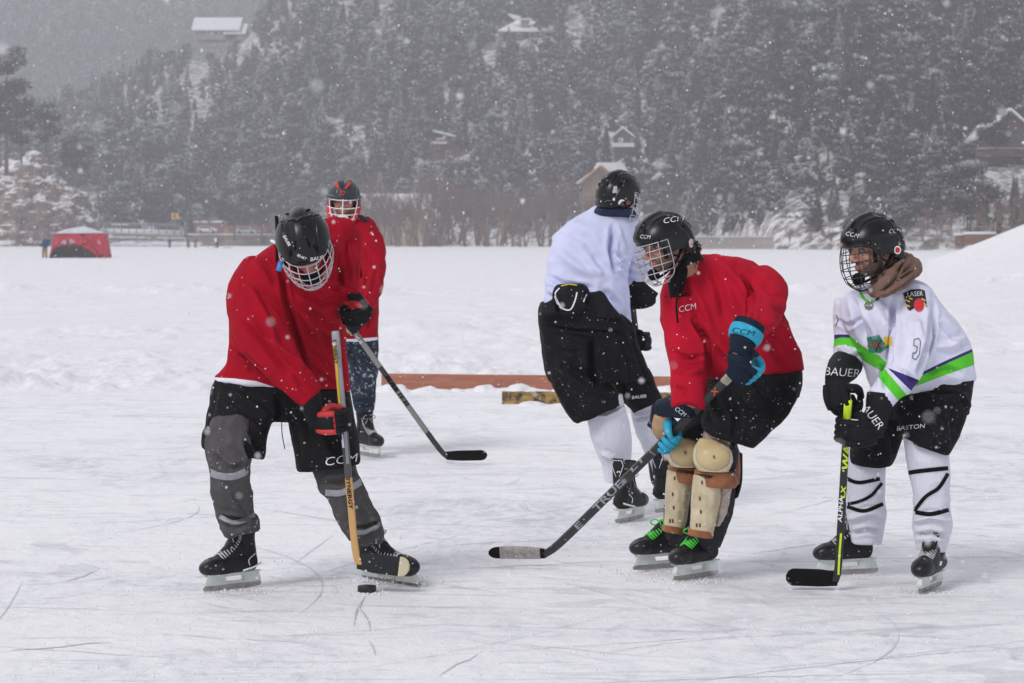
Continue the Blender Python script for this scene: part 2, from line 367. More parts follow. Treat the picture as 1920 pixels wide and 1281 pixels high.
board('wooden_board', 'long reddish brown board half buried in the snow bank behind the skaters', 715, 1440, 700.5, 708, 23.6, .19, .045, wood('cedar', (.30, .11, .07), (.46, .20, .13)))
board('timber_beam', 'shorter weathered yellow brown timber lying on the ice in front of the long board', 941, 1262, 735, 737.5, 21.6, .13, .12, wood('old_timber', (.20, .11, .035), (.46, .30, .10), 1), .002)
# snow heaped against the boards
g = G()
for (x0, x1, Y, zb, hh) in ((715, 760, 23.40, -.03, .07), (760, 1440, 23.42, -.05, .075), (985, 1262, 21.5, -.045, .055), (960, 1010, 21.5, -.045, .035)):
    n = int((x1-x0)/3)
    for i in range(n):
        x = x0+(x1-x0)*(i+rr.random())/n; r = abs(hh*(1+.9*vn(np.array([x*.035, Y, 0.]), 3)+.35*vn(np.array([x*.15, Y, 0.]), 4))); 
        p = P(x, 600, Y); sphere(g, (p.x, Y+rr.uniform(-.08, .02), zb), (.07+r*.4, .12, max(r, .02)), 0, 10, 7)
v, f, nn = remesh(g, .016, 3); v = v+nn*(fbm(v*14, 4, 5)*.018)[:, None]
tag(build('snow_drift', (v, f), M_snow, loc=tuple(v.mean(0))), kind='structure')

# far terrain: the hillside and the mountain beyond
def hill_mat():
    m, nt, b = nodes_of('hillside'); n = noise_n(nt, .5, 8, .75)
    c = ramp(nt, n, [(.40, (.78, .78, .80)), (.47, (.62, .61, .62)), (.53, (.20, .165, .14)), (.64, (.10, .085, .075))]); L(nt, c, b.inputs['Base Color']); b.inputs['Roughness'].default_value = .9
    bump(nt, b, noise_n(nt, .9, 6, .7), .35, .5); return m
M_hill = hill_mat()
uh = np.linspace(-.42, .42, 420); yh = np.linspace(296, 1080, 250)
v, f = grid_mesh(uh, yh, hill_z); tag(build('hillside', (v, f), M_hill), kind='structure')
def mount_z(x, y):
    px = 960+F*x/y; s = np.clip((y-1150)/700, 0, 1); return s*(330-np.clip(px, -400, 900)*.05)+n2(x, y, 1/220, 1/220, 4, 40)*26*s-2
v, f = grid_mesh(np.linspace(-.42, .42, 160), np.linspace(1100, 2100, 80), mount_z); tag(build('mountain', (v, f), M_hill), kind='structure')
def on_hill(px, y): x = (px-960)/F*y; return np.array([x, y, float(hill_z(np.array([x]), np.array([y]))[0])])
def hill_at(px, py):
    """distance where the sight line through a photo pixel meets the hillside"""
    ys = np.linspace(310, 1000, 1400); x = (px-960)/F*ys; z = hill_z(x, ys); ray = CH-(py-HZ)/F*ys
    k = np.where(z >= ray)[0]; return ys[k[0]] if len(k) else 850.
# ================================================================ TREES
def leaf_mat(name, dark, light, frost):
    m, nt, b = nodes_of(name); at = N(nt, 'ShaderNodeAttribute', _attribute_name='fr'); geo = nt.nodes.new('ShaderNodeNewGeometry')  # fr: snow dusting plus painted light on crown edges and tops
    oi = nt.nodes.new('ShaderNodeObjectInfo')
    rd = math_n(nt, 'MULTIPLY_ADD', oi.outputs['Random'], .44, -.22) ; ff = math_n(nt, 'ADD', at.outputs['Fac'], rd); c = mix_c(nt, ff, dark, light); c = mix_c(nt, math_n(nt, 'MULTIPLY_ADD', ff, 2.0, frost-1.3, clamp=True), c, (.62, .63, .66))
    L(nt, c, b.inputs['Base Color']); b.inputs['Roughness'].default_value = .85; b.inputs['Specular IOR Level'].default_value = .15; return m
M_leaf = leaf_mat('needles', (.020, .026, .020), (.065, .07, .055), .16)
M_leaf_d = leaf_mat('needles_dark', (.016, .020, .016), (.045, .05, .038), -.1)
M_bark = mk('bark', (.085, .06, .05), .9, .3, 3)
def cloud_faces(C, S, dirs, droop, rng, per=1):
    """random jagged leaf-clump quads at centres C with sizes S"""
    n = len(C); a = rng.normal(size=(n, 3)); a[:, 2] *= .7; a = a*.6+dirs; a /= np.linalg.norm(a, axis=1)[:, None]+1e-9
    b = np.cross(a, rng.normal(size=(n, 3))); b /= np.linalg.norm(b, axis=1)[:, None]+1e-9
    s = S[:, None]; v = np.stack([C-a*s*.5, C+b*s*.32, C+a*s*.6+np.array([0, 0, -1])*droop*s, C-b*s*.32], 1)
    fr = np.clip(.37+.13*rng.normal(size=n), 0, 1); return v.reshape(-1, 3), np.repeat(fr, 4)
def conifer(seed, H, W, nq, kind=0, size=1.0):
    rng = np.random.RandomState(seed); t = rng.rand(nq)**(.8 if kind == 0 else .9)
    if kind == 0:      # spruce / fir: cone of drooping whorls
        base = .08; z = base+(1-base)*t; prof = (1-t)**.85+.03; nb = 11; wh = np.floor(t*nb)/nb; saw = .72+.45*(1-(t*nb-np.floor(t*nb)))
        ang = rng.rand(nq)*2*math.pi; lob = 1+.18*np.sin(ang*3+wh*40)+.12*rng.normal(size=nq); r = W*prof*saw*lob*(rng.rand(nq)**.45)
    else:              # ponderosa: rounded irregular clumps on a tall trunk
        nc = 22; cz = .30+.66*rng.rand(nc); ca = rng.rand(nc)*6.28; env = np.sin(np.clip((cz-.22)/.8, 0, 1)*math.pi)**.55; cr_ = W*env*(.35+.6*rng.rand(nc)); k = rng.randint(0, nc, nq)
        cx, cy = cr_*np.cos(ca), cr_*np.sin(ca); d = rng.normal(size=(nq, 3)); d /= np.linalg.norm(d, axis=1)[:, None]; rad = W*.42*(rng.rand(nq)**.4)
        C = np.c_[cx[k]+d[:, 0]*rad, cy[k]+d[:, 1]*rad, cz[k]*H+d[:, 2]*rad*.62]; D = d; 
        v, fr = cloud_faces(C, size*(.55+.4*rng.rand(nq)), D*.7, .15, rng); fr += np.repeat(.34*d[:, 2]+.34*(C[:, 2]/H-.65), 4); return v, fr  # clump tops and upper crown painted paler, as lit as well as snow dusted
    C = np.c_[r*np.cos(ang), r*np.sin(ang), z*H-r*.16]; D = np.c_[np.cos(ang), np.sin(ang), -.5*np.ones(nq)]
    sz = size*(.5+.45*rng.rand(nq))*(.55+.6*prof); return (lambda q: (q[0], q[1]+np.repeat(.18*(rng.rand(nq)-.5)+.30*(r/(W*prof+.01)-.8)+.5*(t-.45), 4)))(cloud_faces(C, sz, D, .25, rng))  # outer edge and tip painted paler as if lit, besides snow dusting
def crown_obj(name, v, fr, mat_, parent): 
    f = np.arange(len(v)).reshape(-1, 4); return build(name, (v, f), mat_, parent, False, attrs={'fr': fr})
def trunk_obj(parent, H, r, rng, branches=8, hb=.3, W=1):
    g = G(); pts = [(rng.uniform(-.1, .1)*i, rng.uniform(-.1, .1)*i, H*t) for i, t in enumerate((-.04, .2, .45, .7, .93))]; tube(g, pts, [r, r*.8, r*.6, r*.4, r*.1], 6)
    for i in range(branches):
        z = H*rng.uniform(hb, .85); a = rng.uniform(0, 6.28); l = W*rng.uniform(.4, .9); tube(g, [(0, 0, z), (l*.5*math.cos(a), l*.5*math.sin(a), z+.1*l), (l*math.cos(a), l*math.sin(a), z+.05*l)], [r*.3, r*.2, r*.08], 4)
    return build('trunk', g, M_bark, parent)
rt = random.Random(3); protos = []
spec = [(0, 11, 1.9), (0, 13, 2.2), (0, 9, 1.8), (0, 14, 2.1), (1, 12, 2.6), (1, 10, 2.5), (1, 14, 3.0), (0, 7, 1.7), (1, 8, 2.1), (0, 12, 2.9)]
for i, (k, H, W) in enumerate(spec):
    protos.append((k, H, W, conifer(50+i, H, W*.92, 1500 if k == 0 else 1700, k, .78)))
lod = [(k, H, W, conifer(150+i, H, W*.92, 560, k, 1.12)) for i, (k, H, W) in enumerate(spec)]
# snowy clearings in photo pixels of the tree's foot: (x, y, rx, ry)
CLEAR = [(372, 160, 30, 38), (380, 235, 36, 26), (448, 112, 16, 40), (290, 230, 22, 26), (1580, 182, 42, 20), (1075, 75, 30, 30), (1540, 452, 80, 12), (1660, 420, 40, 12), (1760, 360, 40, 14), (1890, 370, 60, 30), (1600, 405, 30, 12), (900, 115, 24, 9), (690, 312, 60, 14),
         (412, 95, 70, 38), (985, 78, 70, 26), (845, 322, 50, 22), (1170, 305, 40, 20), (1135, 405, 55, 40), (1890, 300, 110, 36), (730, 430, 150, 40)]
HOUSES = [(412, 80, 60, 26), (985, 88, 62, 60), (845, 310, 48, 60), (1168, 300, 36, 50), (1890, 285, 90, 150), (1375, 455, 110, 30), (1135, 400, 60, 90), (730, 445, 145, 80)]
spots = []; tries = 0; cell = {}
while len(spots) < 5000 and tries < 220000:
    tries += 1; px = rt.uniform(-160, 2080); s = rt.random()**1.12; d0 = float(foot(px)); Dc = float(np.interp(px, [600, 1500, 2000], [850, 820, 720])); y = d0+4+(Dc+60-d0)*s
    x = (px-960)/F*y; key = (int(x/2.7), int(y/3.0))
    if key in cell: continue
    spots_y = y; p = on_hill(px, y); pp = proj(p)
    if any(((pp[0]-a)/rx)**2+((pp[1]-b)/ry)**2 < 1 for a, b, rx, ry in CLEAR) and rt.random() < .93: continue
    # keep the houses in sight
    if any(abs(pp[0]-a) < rx and b < pp[1] < b+h*.75 and rt.random() < .96 for a, b, rx, h in HOUSES): continue
    cl = fbm(np.array([x/22, y/22, 0.]), 2, 77)
    if cl < -.30 and rt.random() < .6: continue
    if px < 190 and y < 600: continue
    cell[key] = 1; k = rt.randrange(len(spec)) if rt.random() > .35 else rt.choice([4, 5, 6, 8]); sc = rt.uniform(.7, 1.15)*(.62 if px < 560 and y > 700 else .9)*(.8 if pp[1] > 330 and px > 1400 else 1)
    spots.append((p, k, sc, rt.uniform(0, 6.28), pp))
# the ~270 largest in the picture are trees of their own, the rest one forest
size = lambda q: spec[q[1]][1]*q[2]/q[0][1]
inview = [q for q in spots if -10 < q[4][0] < 1930 and -5 < q[4][1] < 470]
inview.sort(key=size, reverse=True); big = inview[:270]; bigset = set(id(q) for q in big); rest = [q for q in spots if id(q) not in bigset]
prot_obj = {}
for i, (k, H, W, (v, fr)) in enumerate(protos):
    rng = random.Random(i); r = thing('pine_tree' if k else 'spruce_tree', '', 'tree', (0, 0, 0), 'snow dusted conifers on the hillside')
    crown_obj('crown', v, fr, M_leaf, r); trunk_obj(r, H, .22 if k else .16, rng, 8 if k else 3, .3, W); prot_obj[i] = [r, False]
for (p, k, sc, rz, pp) in big:
    r, used = prot_obj[k]; o = r if not used else copy_tree(r); prot_obj[k][1] = True
    o.location = tuple(p-np.array([0, 0, .3])); o.scale = (sc, sc, sc*rt.uniform(.92, 1.15)); o.rotation_euler = (0, 0, rz)
    o['label'] = ('round crowned' if spec[k][0] else 'narrow pointed')+' snow dusted conifer, one of many in the hillside forest'
    o['group'] = 'round crowned conifers of the hillside forest' if spec[k][0] else 'narrow pointed conifers of the hillside forest'
for k in prot_obj:
    if not prot_obj[k][1]:
        for c in list(prot_obj[k][0].children): bpy.data.objects.remove(c)
        bpy.data.objects.remove(prot_obj[k][0])
VV = []; FR = []; bark = G()
for (p, k, sc, rz, pp) in rest:
    v, fr = (protos if (size((p, k, sc, 0, 0)) > .0215 and -20 < pp[0] < 1940) else lod)[k][3]; c, s = math.cos(rz), math.sin(rz)
    fr = fr+rt.uniform(-.22, .22); w = np.c_[v[:, 0]*c-v[:, 1]*s, v[:, 0]*s+v[:, 1]*c, v[:, 2]]*sc+p-np.array([0, 0, .3]); VV.append(w); FR.append(fr)
for i in range(3400):   # thin woods on the far mountain
    px = rt.uniform(-60, 640); y = 1180+rt.random()*560; x = (px-960)/F*y; z = float(mount_z(np.array([x]), np.array([y]))[0]); k = rt.randrange(len(lod)); v, fr = lod[k][3]
    vq = v.reshape(-1, 4, 3)[::3].reshape(-1, 3); f2 = fr.reshape(-1, 4)[::3].ravel(); VV.append(vq*1.7+np.array([x, y, z])); FR.append(f2)
VV = np.concatenate(VV); FR = np.concatenate(FR)
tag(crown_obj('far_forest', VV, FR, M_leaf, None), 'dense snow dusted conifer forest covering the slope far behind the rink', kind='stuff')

# dark pines and rock outcrop on the left
def pine(name, px, base_y, Y, H, W, kind, seed, label, nq=3200, size=.62, mat_=None, zbase=None, lean=0):
    p = P(px, base_y, Y); r = thing(name, label, 'tree', tuple(p), None); v, fr = conifer(seed, H, W, nq, kind, size); v = v+np.c_[lean*v[:, 2], 0*v[:, 2], 0*v[:, 2]]
    crown_obj('crown', v+np.array(p), fr, mat_ or M_leaf_d, r); rng = random.Random(seed); g = G()
    pts = [tuple(np.array(p)+np.array([lean*H*t+rng.uniform(-.08, .08), rng.uniform(-.1, .1), H*t])) for t in (-.05, .2, .45, .7, .93)]; tube(g, pts, [H*.018, H*.015, H*.012, H*.008, H*.002], 7)
    for i in range(16):
        t = rng.uniform(.2, .85); a = rng.uniform(0, 6.28); l = W*rng.uniform(.4, .95); b = np.array(p)+np.array([lean*H*t, 0, H*t]); tube(g, [b, b+np.array([l*.6*math.cos(a), l*.6*math.sin(a), .12*l]), b+np.array([l*math.cos(a), l*math.sin(a), .05*l])], [H*.006, H*.004, H*.002], 4)
    build('trunk', g, M_bark, r); return r
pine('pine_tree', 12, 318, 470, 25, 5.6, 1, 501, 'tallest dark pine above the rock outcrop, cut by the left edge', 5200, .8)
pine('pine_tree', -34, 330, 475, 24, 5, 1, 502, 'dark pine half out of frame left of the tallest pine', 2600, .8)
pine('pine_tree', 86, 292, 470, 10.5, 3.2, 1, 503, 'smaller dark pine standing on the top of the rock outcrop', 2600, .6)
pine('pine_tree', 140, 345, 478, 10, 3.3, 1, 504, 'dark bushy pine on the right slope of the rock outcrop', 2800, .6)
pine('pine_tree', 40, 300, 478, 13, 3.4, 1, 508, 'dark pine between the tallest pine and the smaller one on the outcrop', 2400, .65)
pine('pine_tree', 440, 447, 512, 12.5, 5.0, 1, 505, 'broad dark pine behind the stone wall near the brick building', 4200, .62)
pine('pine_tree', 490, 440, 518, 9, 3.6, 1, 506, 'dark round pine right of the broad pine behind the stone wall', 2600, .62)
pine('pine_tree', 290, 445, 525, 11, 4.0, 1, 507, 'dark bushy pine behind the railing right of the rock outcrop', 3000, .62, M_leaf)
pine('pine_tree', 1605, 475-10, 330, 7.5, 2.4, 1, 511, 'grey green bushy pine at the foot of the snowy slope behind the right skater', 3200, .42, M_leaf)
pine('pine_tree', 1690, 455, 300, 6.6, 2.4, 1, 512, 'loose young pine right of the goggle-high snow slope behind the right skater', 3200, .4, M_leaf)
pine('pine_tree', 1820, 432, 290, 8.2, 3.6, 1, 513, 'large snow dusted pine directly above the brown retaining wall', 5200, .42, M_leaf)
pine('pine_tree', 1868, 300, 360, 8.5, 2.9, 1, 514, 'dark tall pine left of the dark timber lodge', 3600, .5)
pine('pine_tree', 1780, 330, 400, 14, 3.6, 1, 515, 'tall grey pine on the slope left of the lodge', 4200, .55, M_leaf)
bpy.data.objects[bpy.data.objects.find('pine_tree')]
for o in bpy.data.objects:
    if o.get('label', '').startswith('loose young pine'): o['label'] = 'loose young pine on the snowy slope just above the helmet of the right skater'

# rock outcrop
def rock_mat():
    m, nt, b = nodes_of('outcrop_rock'); geo = nt.nodes.new('ShaderNodeNewGeometry'); sep = nt.nodes.new('ShaderNodeSeparateXYZ'); L(nt, geo.outputs['Normal'], sep.inputs[0])
    n = noise_n(nt, .22, 3, .55); c = ramp(nt, noise_n(nt, .5, 5, .6), [(.35, (.07, .05, .04)), (.55, (.19, .13, .095)), (.7, (.30, .21, .16))])
    s = math_n(nt, 'MULTIPLY_ADD', math_n(nt, 'ADD', sep.outputs[2], math_n(nt, 'MULTIPLY', n, 1.5)), 6, -7.9, clamp=True)
    c = mix_c(nt, s, c, (.78, .78, .8)); L(nt, c, b.inputs['Base Color']); b.inputs['Roughness'].default_value = .9; bump(nt, b, noise_n(nt, 1.2, 5, .6), .5, .25); return m
M_rock = rock_mat()
def rock_mass(name, label, outline, Y, depth, res=.45, amp=1.5, seed=1):
    g = G()
    for (px, top, bot, w) in outline:
        a = P(px, top, Y); b = P(px, bot, Y); h = (a.z-b.z); sphere(g, (a.x, Y+depth*.3, b.z), (w*Y/F, depth, h), 0, 16, 12)
    v, f, nn = remesh(g, res, 2); k = v/np.array([4.5, 4.5, 2.6]); d = fbm(k, 4, seed, .5); e = np.floor(vn(v/np.array([2.2, 3, 1.3]), seed+3)*3)/3
    v = v+nn*(d*amp+e*amp*.35)[:, None]
    return tag(build(name, (v, f), M_rock, None, False, loc=tuple(v.mean(0))), label, 'rock')
rock_mass('rock_outcrop', 'snow covered brown rock outcrop behind the railing at the left edge', [(-60, 330, 470, 90), (20, 300, 470, 75), (55, 283, 470, 50), (95, 325, 470, 45), (130, 352, 470, 38), (155, 392, 470, 24)], 505, 16, .5, 1.5, 4)
for i, (px, py, w, h) in enumerate(((1585, 188, 32, 18), (1078, 62, 14, 12), (1500, 400, 20, 7), (1640, 330, 16, 7), (1545, 380, 18, 7), (1700, 342, 24, 8), (1655, 395, 26, 10), (1570, 430, 22, 8))):
    Y = hill_at(px, py+h); g = G(); p = P(px, py+h, Y); s = Y/F
    for k in range(5): sphere(g, (p.x+rt.uniform(-1, 1)*w*s*.6, Y+2, p.z), (w*s*.55, 3, h*s*rt.uniform(.6, 1.4)), 0, 10, 8)
    v, f, nn = remesh(g, .3, 1); v = v+nn*(fbm(v/1.6, 4, i, .6)*.9)[:, None]
    tag(build('boulder', (v, f), M_rock, None, False, loc=tuple(v.mean(0))), ['large snow capped rock outcrop among the trees high on the right hillside', 'small rock with snow right of the hipped roof house'][i] if i < 2 else 'snow capped boulder on the snowy slope behind the right skater', 'rock', None if i < 2 else 'snow capped boulders on the right slope')

# bare trees along the far shore
M_twig = mk('twigs', (.19, .12, .085), .9, .25, 1)
def bare_tree(seed, H, W):
    g = G(); rng = random.Random(seed)
    def br(p, d, l, r, n):
        q = p+d*l*.5+Vector((rng.uniform(-.05, .05)*l, rng.uniform(-.05, .05)*l, 0)); e = p+d*l; tube(g, [p, q, e], [r, r*.8, r*.55], 3 if n < 3 else 5, cap=False)
        if n == 0: return
        for i in range(rng.choice((3, 4, 4)) if n > 1 else 4):
            t = rng.uniform(.35, 1); a = rng.uniform(0, 6.28); sp = rng.uniform(.25, .6); dd = (d+Vector((math.cos(a)*sp, math.sin(a)*sp, .18))).normalized()
            br(p+(e-p)*t, dd, l*rng.uniform(.5, .75), r*.5, n-1)
    for s in range(3): br(Vector((rng.uniform(-.5, .5), rng.uniform(-.5, .5), -.2)), Vector((rng.uniform(-.25, .25), rng.uniform(-.25, .25), 1)).normalized(), H*.42, H*.016, 4)
    return g
bp = []
for i in range(4):
    r = thing('bare_tree', '', 'tree', (0, 0, 0), 'bare trees along the far shore'); build('branches', bare_tree(900+i, 9, 3), M_twig, r); bp.append([r, False])
bt = [(x, rt.uniform(455, 463), rt.uniform(.6, 1.25)) for x in (690, 716, 738, 760, 782, 806, 828, 850, 872, 894, 916, 938, 960, 985, 1010, 1035, 1062, 1085, 1100, 1020, 975, 745, 820, 905, 1250, 1290, 702, 730, 768, 795, 838, 862, 945)]+[(1880, 434, .55), (1850, 438, .5), (1905, 430, .5), (1655, 458, .45), (1730, 452, .45), (1560, 465, .3), (1762, 444, .5), (1778, 440, .55), (1700, 440, .4), (1640, 440, .35), (1520, 450, .3), (1480, 455, .3), (1835, 425, .55), (1870, 415, .5), (1915, 412, .5), (1742, 425, .4), (1600, 446, .35), (395, 432, .5), (370, 432, .45), (510, 440, .6), (540, 440, .6)]
for i, (px, py, s) in enumerate(bt):
    k = i % 4; r, u = bp[k]; o = r if not u else copy_tree(r); bp[k][1] = True; right = px > 1400
    Y = 290 if px > 1800 else 320 if right else 505 if px < 600 else 420 if px > 1200 else 470+rt.uniform(-12, 14)
    if 600 < px <= 1100: s *= 1.55
    o.location = P(px, min(py, 461), Y); o.scale = (s*1.1, s*1.1, s); o.rotation_euler = (0, 0, rt.uniform(0, 6.28))
    o['group'] = 'leafless bushes on the right slope' if right else 'leafless trees behind the left stone wall' if px < 600 else 'bare trees along the far shore'
    o['label'] = 'low leafless reddish bush on the slope above the right snow hill' if right else 'leafless tree behind the stone wall left of the skaters' if px < 600 else 'bare leafless grey brown tree in the row along the far shore'
# ================================================================ HOUSES, WALLS, TENT
M_roofsnow = mk('roof_snow', (.82, .82, .85), .8, .05, .5)
M_log = mk('dark_timber_wall', (.10, .055, .04), .8, .3, .6); M_tan = mk('tan_wall', (.33, .26, .17), .85, .15, .8); M_redw = mk('red_brown_wall', (.17, .055, .045), .85, .2, .6)
M_greyw = mk('grey_wall', (.26, .24, .24), .85, .15, .6); M_win = mk('window_glass', (.05, .06, .08), .15, .2, 1); M_trim = mk('trim_wood', (.42, .22, .10), .7, .15, 1); M_wht = mk('white_paint', (.72, .72, .72), .6, .06, 1)
def house(name, label, px, py, wpx, hpx, depth, roof, wall, rise, over=.8, Y=None, ridge='x', windows=(), trim=None, roof_mat=None):
    """px,py = bottom middle pixel of the front wall; sizes in pixels at its distance"""
    Y = Y or hill_at(px, py); s = Y/F; p = P(px, py, Y); w, h = wpx*s, hpx*s; rs = rise*s
    t = thing(name, label, 'house', (p.x, Y+depth/2, p.z)); g = G(); box(g, (p.x, Y+depth/2, p.z+h/2-.4), (w, depth, h+.8))
    if ridge == 'y': prism(g, [(-w/2, 0), (w/2, 0), (0, rs)], (p.x, Y+depth/2, p.z+h), (1, 0, 0), (0, 0, 1), (0, depth-.02, 0))
    wl = build('wall', g, wall, t, False); g = G(); th = .45; cx, cy, zt = p.x, Y+depth/2, p.z+h
    if ridge == 'x':
        for sg in (-1, 1):
            prism(g, [(0, rs+th), (0, rs), (depth/2+over, -rs*over/(depth/2)), (depth/2+over, -rs*over/(depth/2)+th)], (cx, cy, zt), (0, sg, 0), (0, 0, 1), (w+2*over, 0, 0))
    elif ridge == 'y':
        for sg in (-1, 1):
            prism(g, [(0, rs+th), (0, rs), (w/2+over, -rs*over/(w/2)), (w/2+over, -rs*over/(w/2)+th)], (cx, cy, zt), (sg, 0, 0), (0, 0, 1), (0, depth+2*over, 0))
    elif ridge == 'hip':
        a, b = w/2+over, depth/2+over; v = [(cx-a, cy-b, zt), (cx+a, cy-b, zt), (cx+a, cy+b, zt), (cx-a, cy+b, zt), (cx-a*.28, cy, zt+rs), (cx+a*.28, cy, zt+rs)]; lo = [(q[0], q[1], q[2]-.35) for q in v[:4]]
        g.add(v+lo, [(0, 1, 5, 4), (1, 2, 5), (2, 3, 4, 5), (3, 0, 4), (0, 6, 7, 1), (1, 7, 8, 2), (2, 8, 9, 3), (3, 9, 6, 0), (6, 9, 8, 7)])
    elif ridge == 'shed':
        prism(g, [(-w/2-over, -rs*.5), (w/2+over, rs*.5), (w/2+over, rs*.5+th), (-w/2-over, -rs*.5+th)], (cx, cy, zt+abs(rs)*.5), (1, 0, 0), (0, 0, 1), (0, depth+2*over, 0))
    build('roof', g, roof_mat or roof, t, False)
    for (u, v_, ww, hh) in windows:
        g = G(); box(g, (p.x+u*s, Y-.03, p.z+v_*s), (ww*s+.3, .10, hh*s+.3)); fr = build('window', g, trim or M_wht, t, False)
        g = G(); box(g, (p.x+u*s, Y-.09, p.z+v_*s), (ww*s, .06, hh*s)); build('pane', g, M_win, fr, False)
    return t
house('hillside_house', 'pale snow roofed house highest at the upper left of the hillside', 405, 70, 78, 16, 14, M_roofsnow, M_greyw, 22, 1.2, windows=[(-12, 8, 6, 9), (0, 8, 6, 9), (12, 8, 6, 9)])
h2 = house('hillside_wing', 'low snow roofed wing right of the highest left house', 440, 72, 34, 10, 12, M_roofsnow, M_greyw, 18, .8)
house('hipped_house', 'dark house with wide hipped snowy roof and dormer high on the hillside', 984, 74, 76, 16, 16, M_roofsnow, M_log, 25, 1.9, ridge='hip', windows=[(-10, 7, 8, 6), (14, 7, 10, 6)])
hh = [o for o in bpy.data.objects if o.name == 'hipped_house'][0]
p = P(984, 46, hh.location[1]-9); s = p.y/F; g = G(); box(g, (p.x+1*s, p.y+3.0, p.z+3*s), (16*s, 3.4, 13*s)); dm = build('dormer', g, M_greyw, hh, False); g = G(); box(g, (p.x+1*s, p.y+2.8, p.z+10.5*s), (22*s, 4.4, 3*s)); build('dormer_roof', g, M_roofsnow, dm, False)
g = G(); prism(g, [(-14, 10), (10, 4), (12, 0), (2, -2), (-6, 2)], (P(965, 34, p.y).x, p.y+2, P(965, 34, p.y).z), (s, 0, 0), (0, 0, s), (0, 3, 0)); build('gable', g, M_roofsnow, hh, False)
house('red_cabin', 'red brown cabin with slanting snowy roof in the middle of the hillside', 836, 300, 54, 38, 10, M_roofsnow, M_redw, -18, 1.0, ridge='shed', windows=[(-16, 26, 6, 8), (4, 12, 7, 8)])
Yc = [o for o in bpy.data.objects if o.name == 'red_cabin'][0].location[1]-5; cab = [o for o in bpy.data.objects if o.name == 'red_cabin'][0]
for (a, b, w, h) in ((822, 268, 32, 4), (836, 308, 50, 6)):
    q = P(a, b, Yc-1.6); s = Yc/F; g = G(); box(g, q, (w*s, 3, h*s)); build('porch_roof', g, M_roofsnow if b < 300 else M_redw, cab, False)
house('tower_house', 'narrow dark house with a small white roof above a lower snowy roof', 1168, 297, 30, 44, 8, M_roofsnow, M_log, 12, .8, ridge='y', windows=[(-4, 34, 5, 6)])
th_ = [o for o in bpy.data.objects if o.name == 'tower_house'][0]; q = P(1168, 272, th_.location[1]-5.2); g = G(); s = q.y/F; box(g, q, (42*s, 2.2, 7*s)); build('porch_roof', g, M_roofsnow, th_, False)
house('chalet', 'chalet with orange timber gable and white roof left of the turned away skater', 1126, 420, 62, 84, 10, M_roofsnow, mk('chalet_wall', (.30, .17, .10), .8, .2, .7), 22, 1.2, Y=490, ridge='y', windows=[(-6, 60, 9, 12), (8, 60, 7, 12), (-4, 18, 12, 10), (-18, 38, 6, 10)], trim=M_trim)
ch = [o for o in bpy.data.objects if o.name == 'chalet'][0]; g = G(); s = 490/F; q = P(1145, 316, 497); prism(g, [(-36, -10), (34, -10), (27, 11), (-26, 11)], q, (s, 0, 0), (0, 0, s), (0, 3, 0)); build('upper_roof', g, M_roofsnow, ch, False)
g = G()
for sg in (-1, 1): 
    a, b = P(1126, 311, 488.6), P(1126+sg*40, 345, 488.6); tube(g, [a, b], .28, 4)
build('gable_trim', g, M_trim, ch, False)
house('long_building', 'long tan building with snowy roof behind the bare trees', 726, 462, 138, 74, 16, M_roofsnow, M_tan, 22, 1.2, Y=500, windows=[(-52, 50, 8, 14), (-36, 50, 8, 14), (-20, 50, 8, 14), (-52, 24, 8, 14), (-36, 24, 8, 14), (-4, 50, 8, 14), (30, 50, 8, 14), (46, 30, 8, 14)], trim=mk('brown_trim', (.13, .09, .07), .8, .1, 1))
lod_t = house('timber_lodge', 'dark timber lodge with big gable windows and deck at the right edge', 1893, 292, 96, 42, 12, M_roofsnow, M_log, 42, 1.2, Y=372, ridge='y', windows=[(-8, 36, 14, 22), (10, 36, 14, 22), (28, 36, 12, 22), (-8, 10, 12, 12), (14, 10, 12, 12), (32, 10, 10, 12)], trim=mk('lodge_trim', (.09, .06, .05), .7, .1, 1))
s = 372/F; g = G(); q = P(1890, 293, 368); box(g, q, (150*s, 6, .35)); dk = build('deck', g, mk('deck_wood', (.16, .10, .07), .8, .2, 1), lod_t, False)
g = G()
for x in range(1818, 1965, 9): box(g, P(x, 286, 365.2), (.12, .12, 13*s))
box(g, P(1890, 279.5, 365.2), (150*s, .16, .16)); build('railing', g, M_log, lod_t, False)
g = G(); box(g, P(1890, 310, 371), (130*s, 5, 34*s)); build('stone_base', g, mk('lodge_stone', (.22, .16, .12), .9, .35, .8), lod_t, False)
g = G(); box(g, P(1890, 278.2, 365.2), (150*s, .3, .10)); build('railing_snow', g, M_roofsnow, lod_t, False)

def stone_mat(name, c1, c2, mort, sc, bw=.9, bh=.35):
    m, nt, b = nodes_of(name); tc = nt.nodes.new('ShaderNodeTexCoord'); mp = nt.nodes.new('ShaderNodeMapping'); mp.inputs['Rotation'].default_value = (R(90), 0, 0); L(nt, tc.outputs['Object'], mp.inputs[0])
    br = nt.nodes.new('ShaderNodeTexBrick'); L(nt, mp.outputs[0], br.inputs['Vector']); br.inputs['Scale'].default_value = 1; br.inputs['Brick Width'].default_value = bw; br.inputs['Row Height'].default_value = bh; br.inputs['Mortar Size'].default_value = .03
    br.inputs['Color1'].default_value = (*c1, 1); br.inputs['Color2'].default_value = (*c2, 1); br.inputs['Mortar'].default_value = (*mort, 1); br.inputs['Bias'].default_value = 0
    c = mix_c(nt, math_n(nt, 'MULTIPLY_ADD', noise_n(nt, .8, 6, .7), 5, -2.6, clamp=True), br.outputs[0], tuple(x*.55 for x in c1)); L(nt, c, b.inputs['Base Color']); b.inputs['Roughness'].default_value = .9; bump(nt, b, br.outputs['Fac'], .5, .08); return m
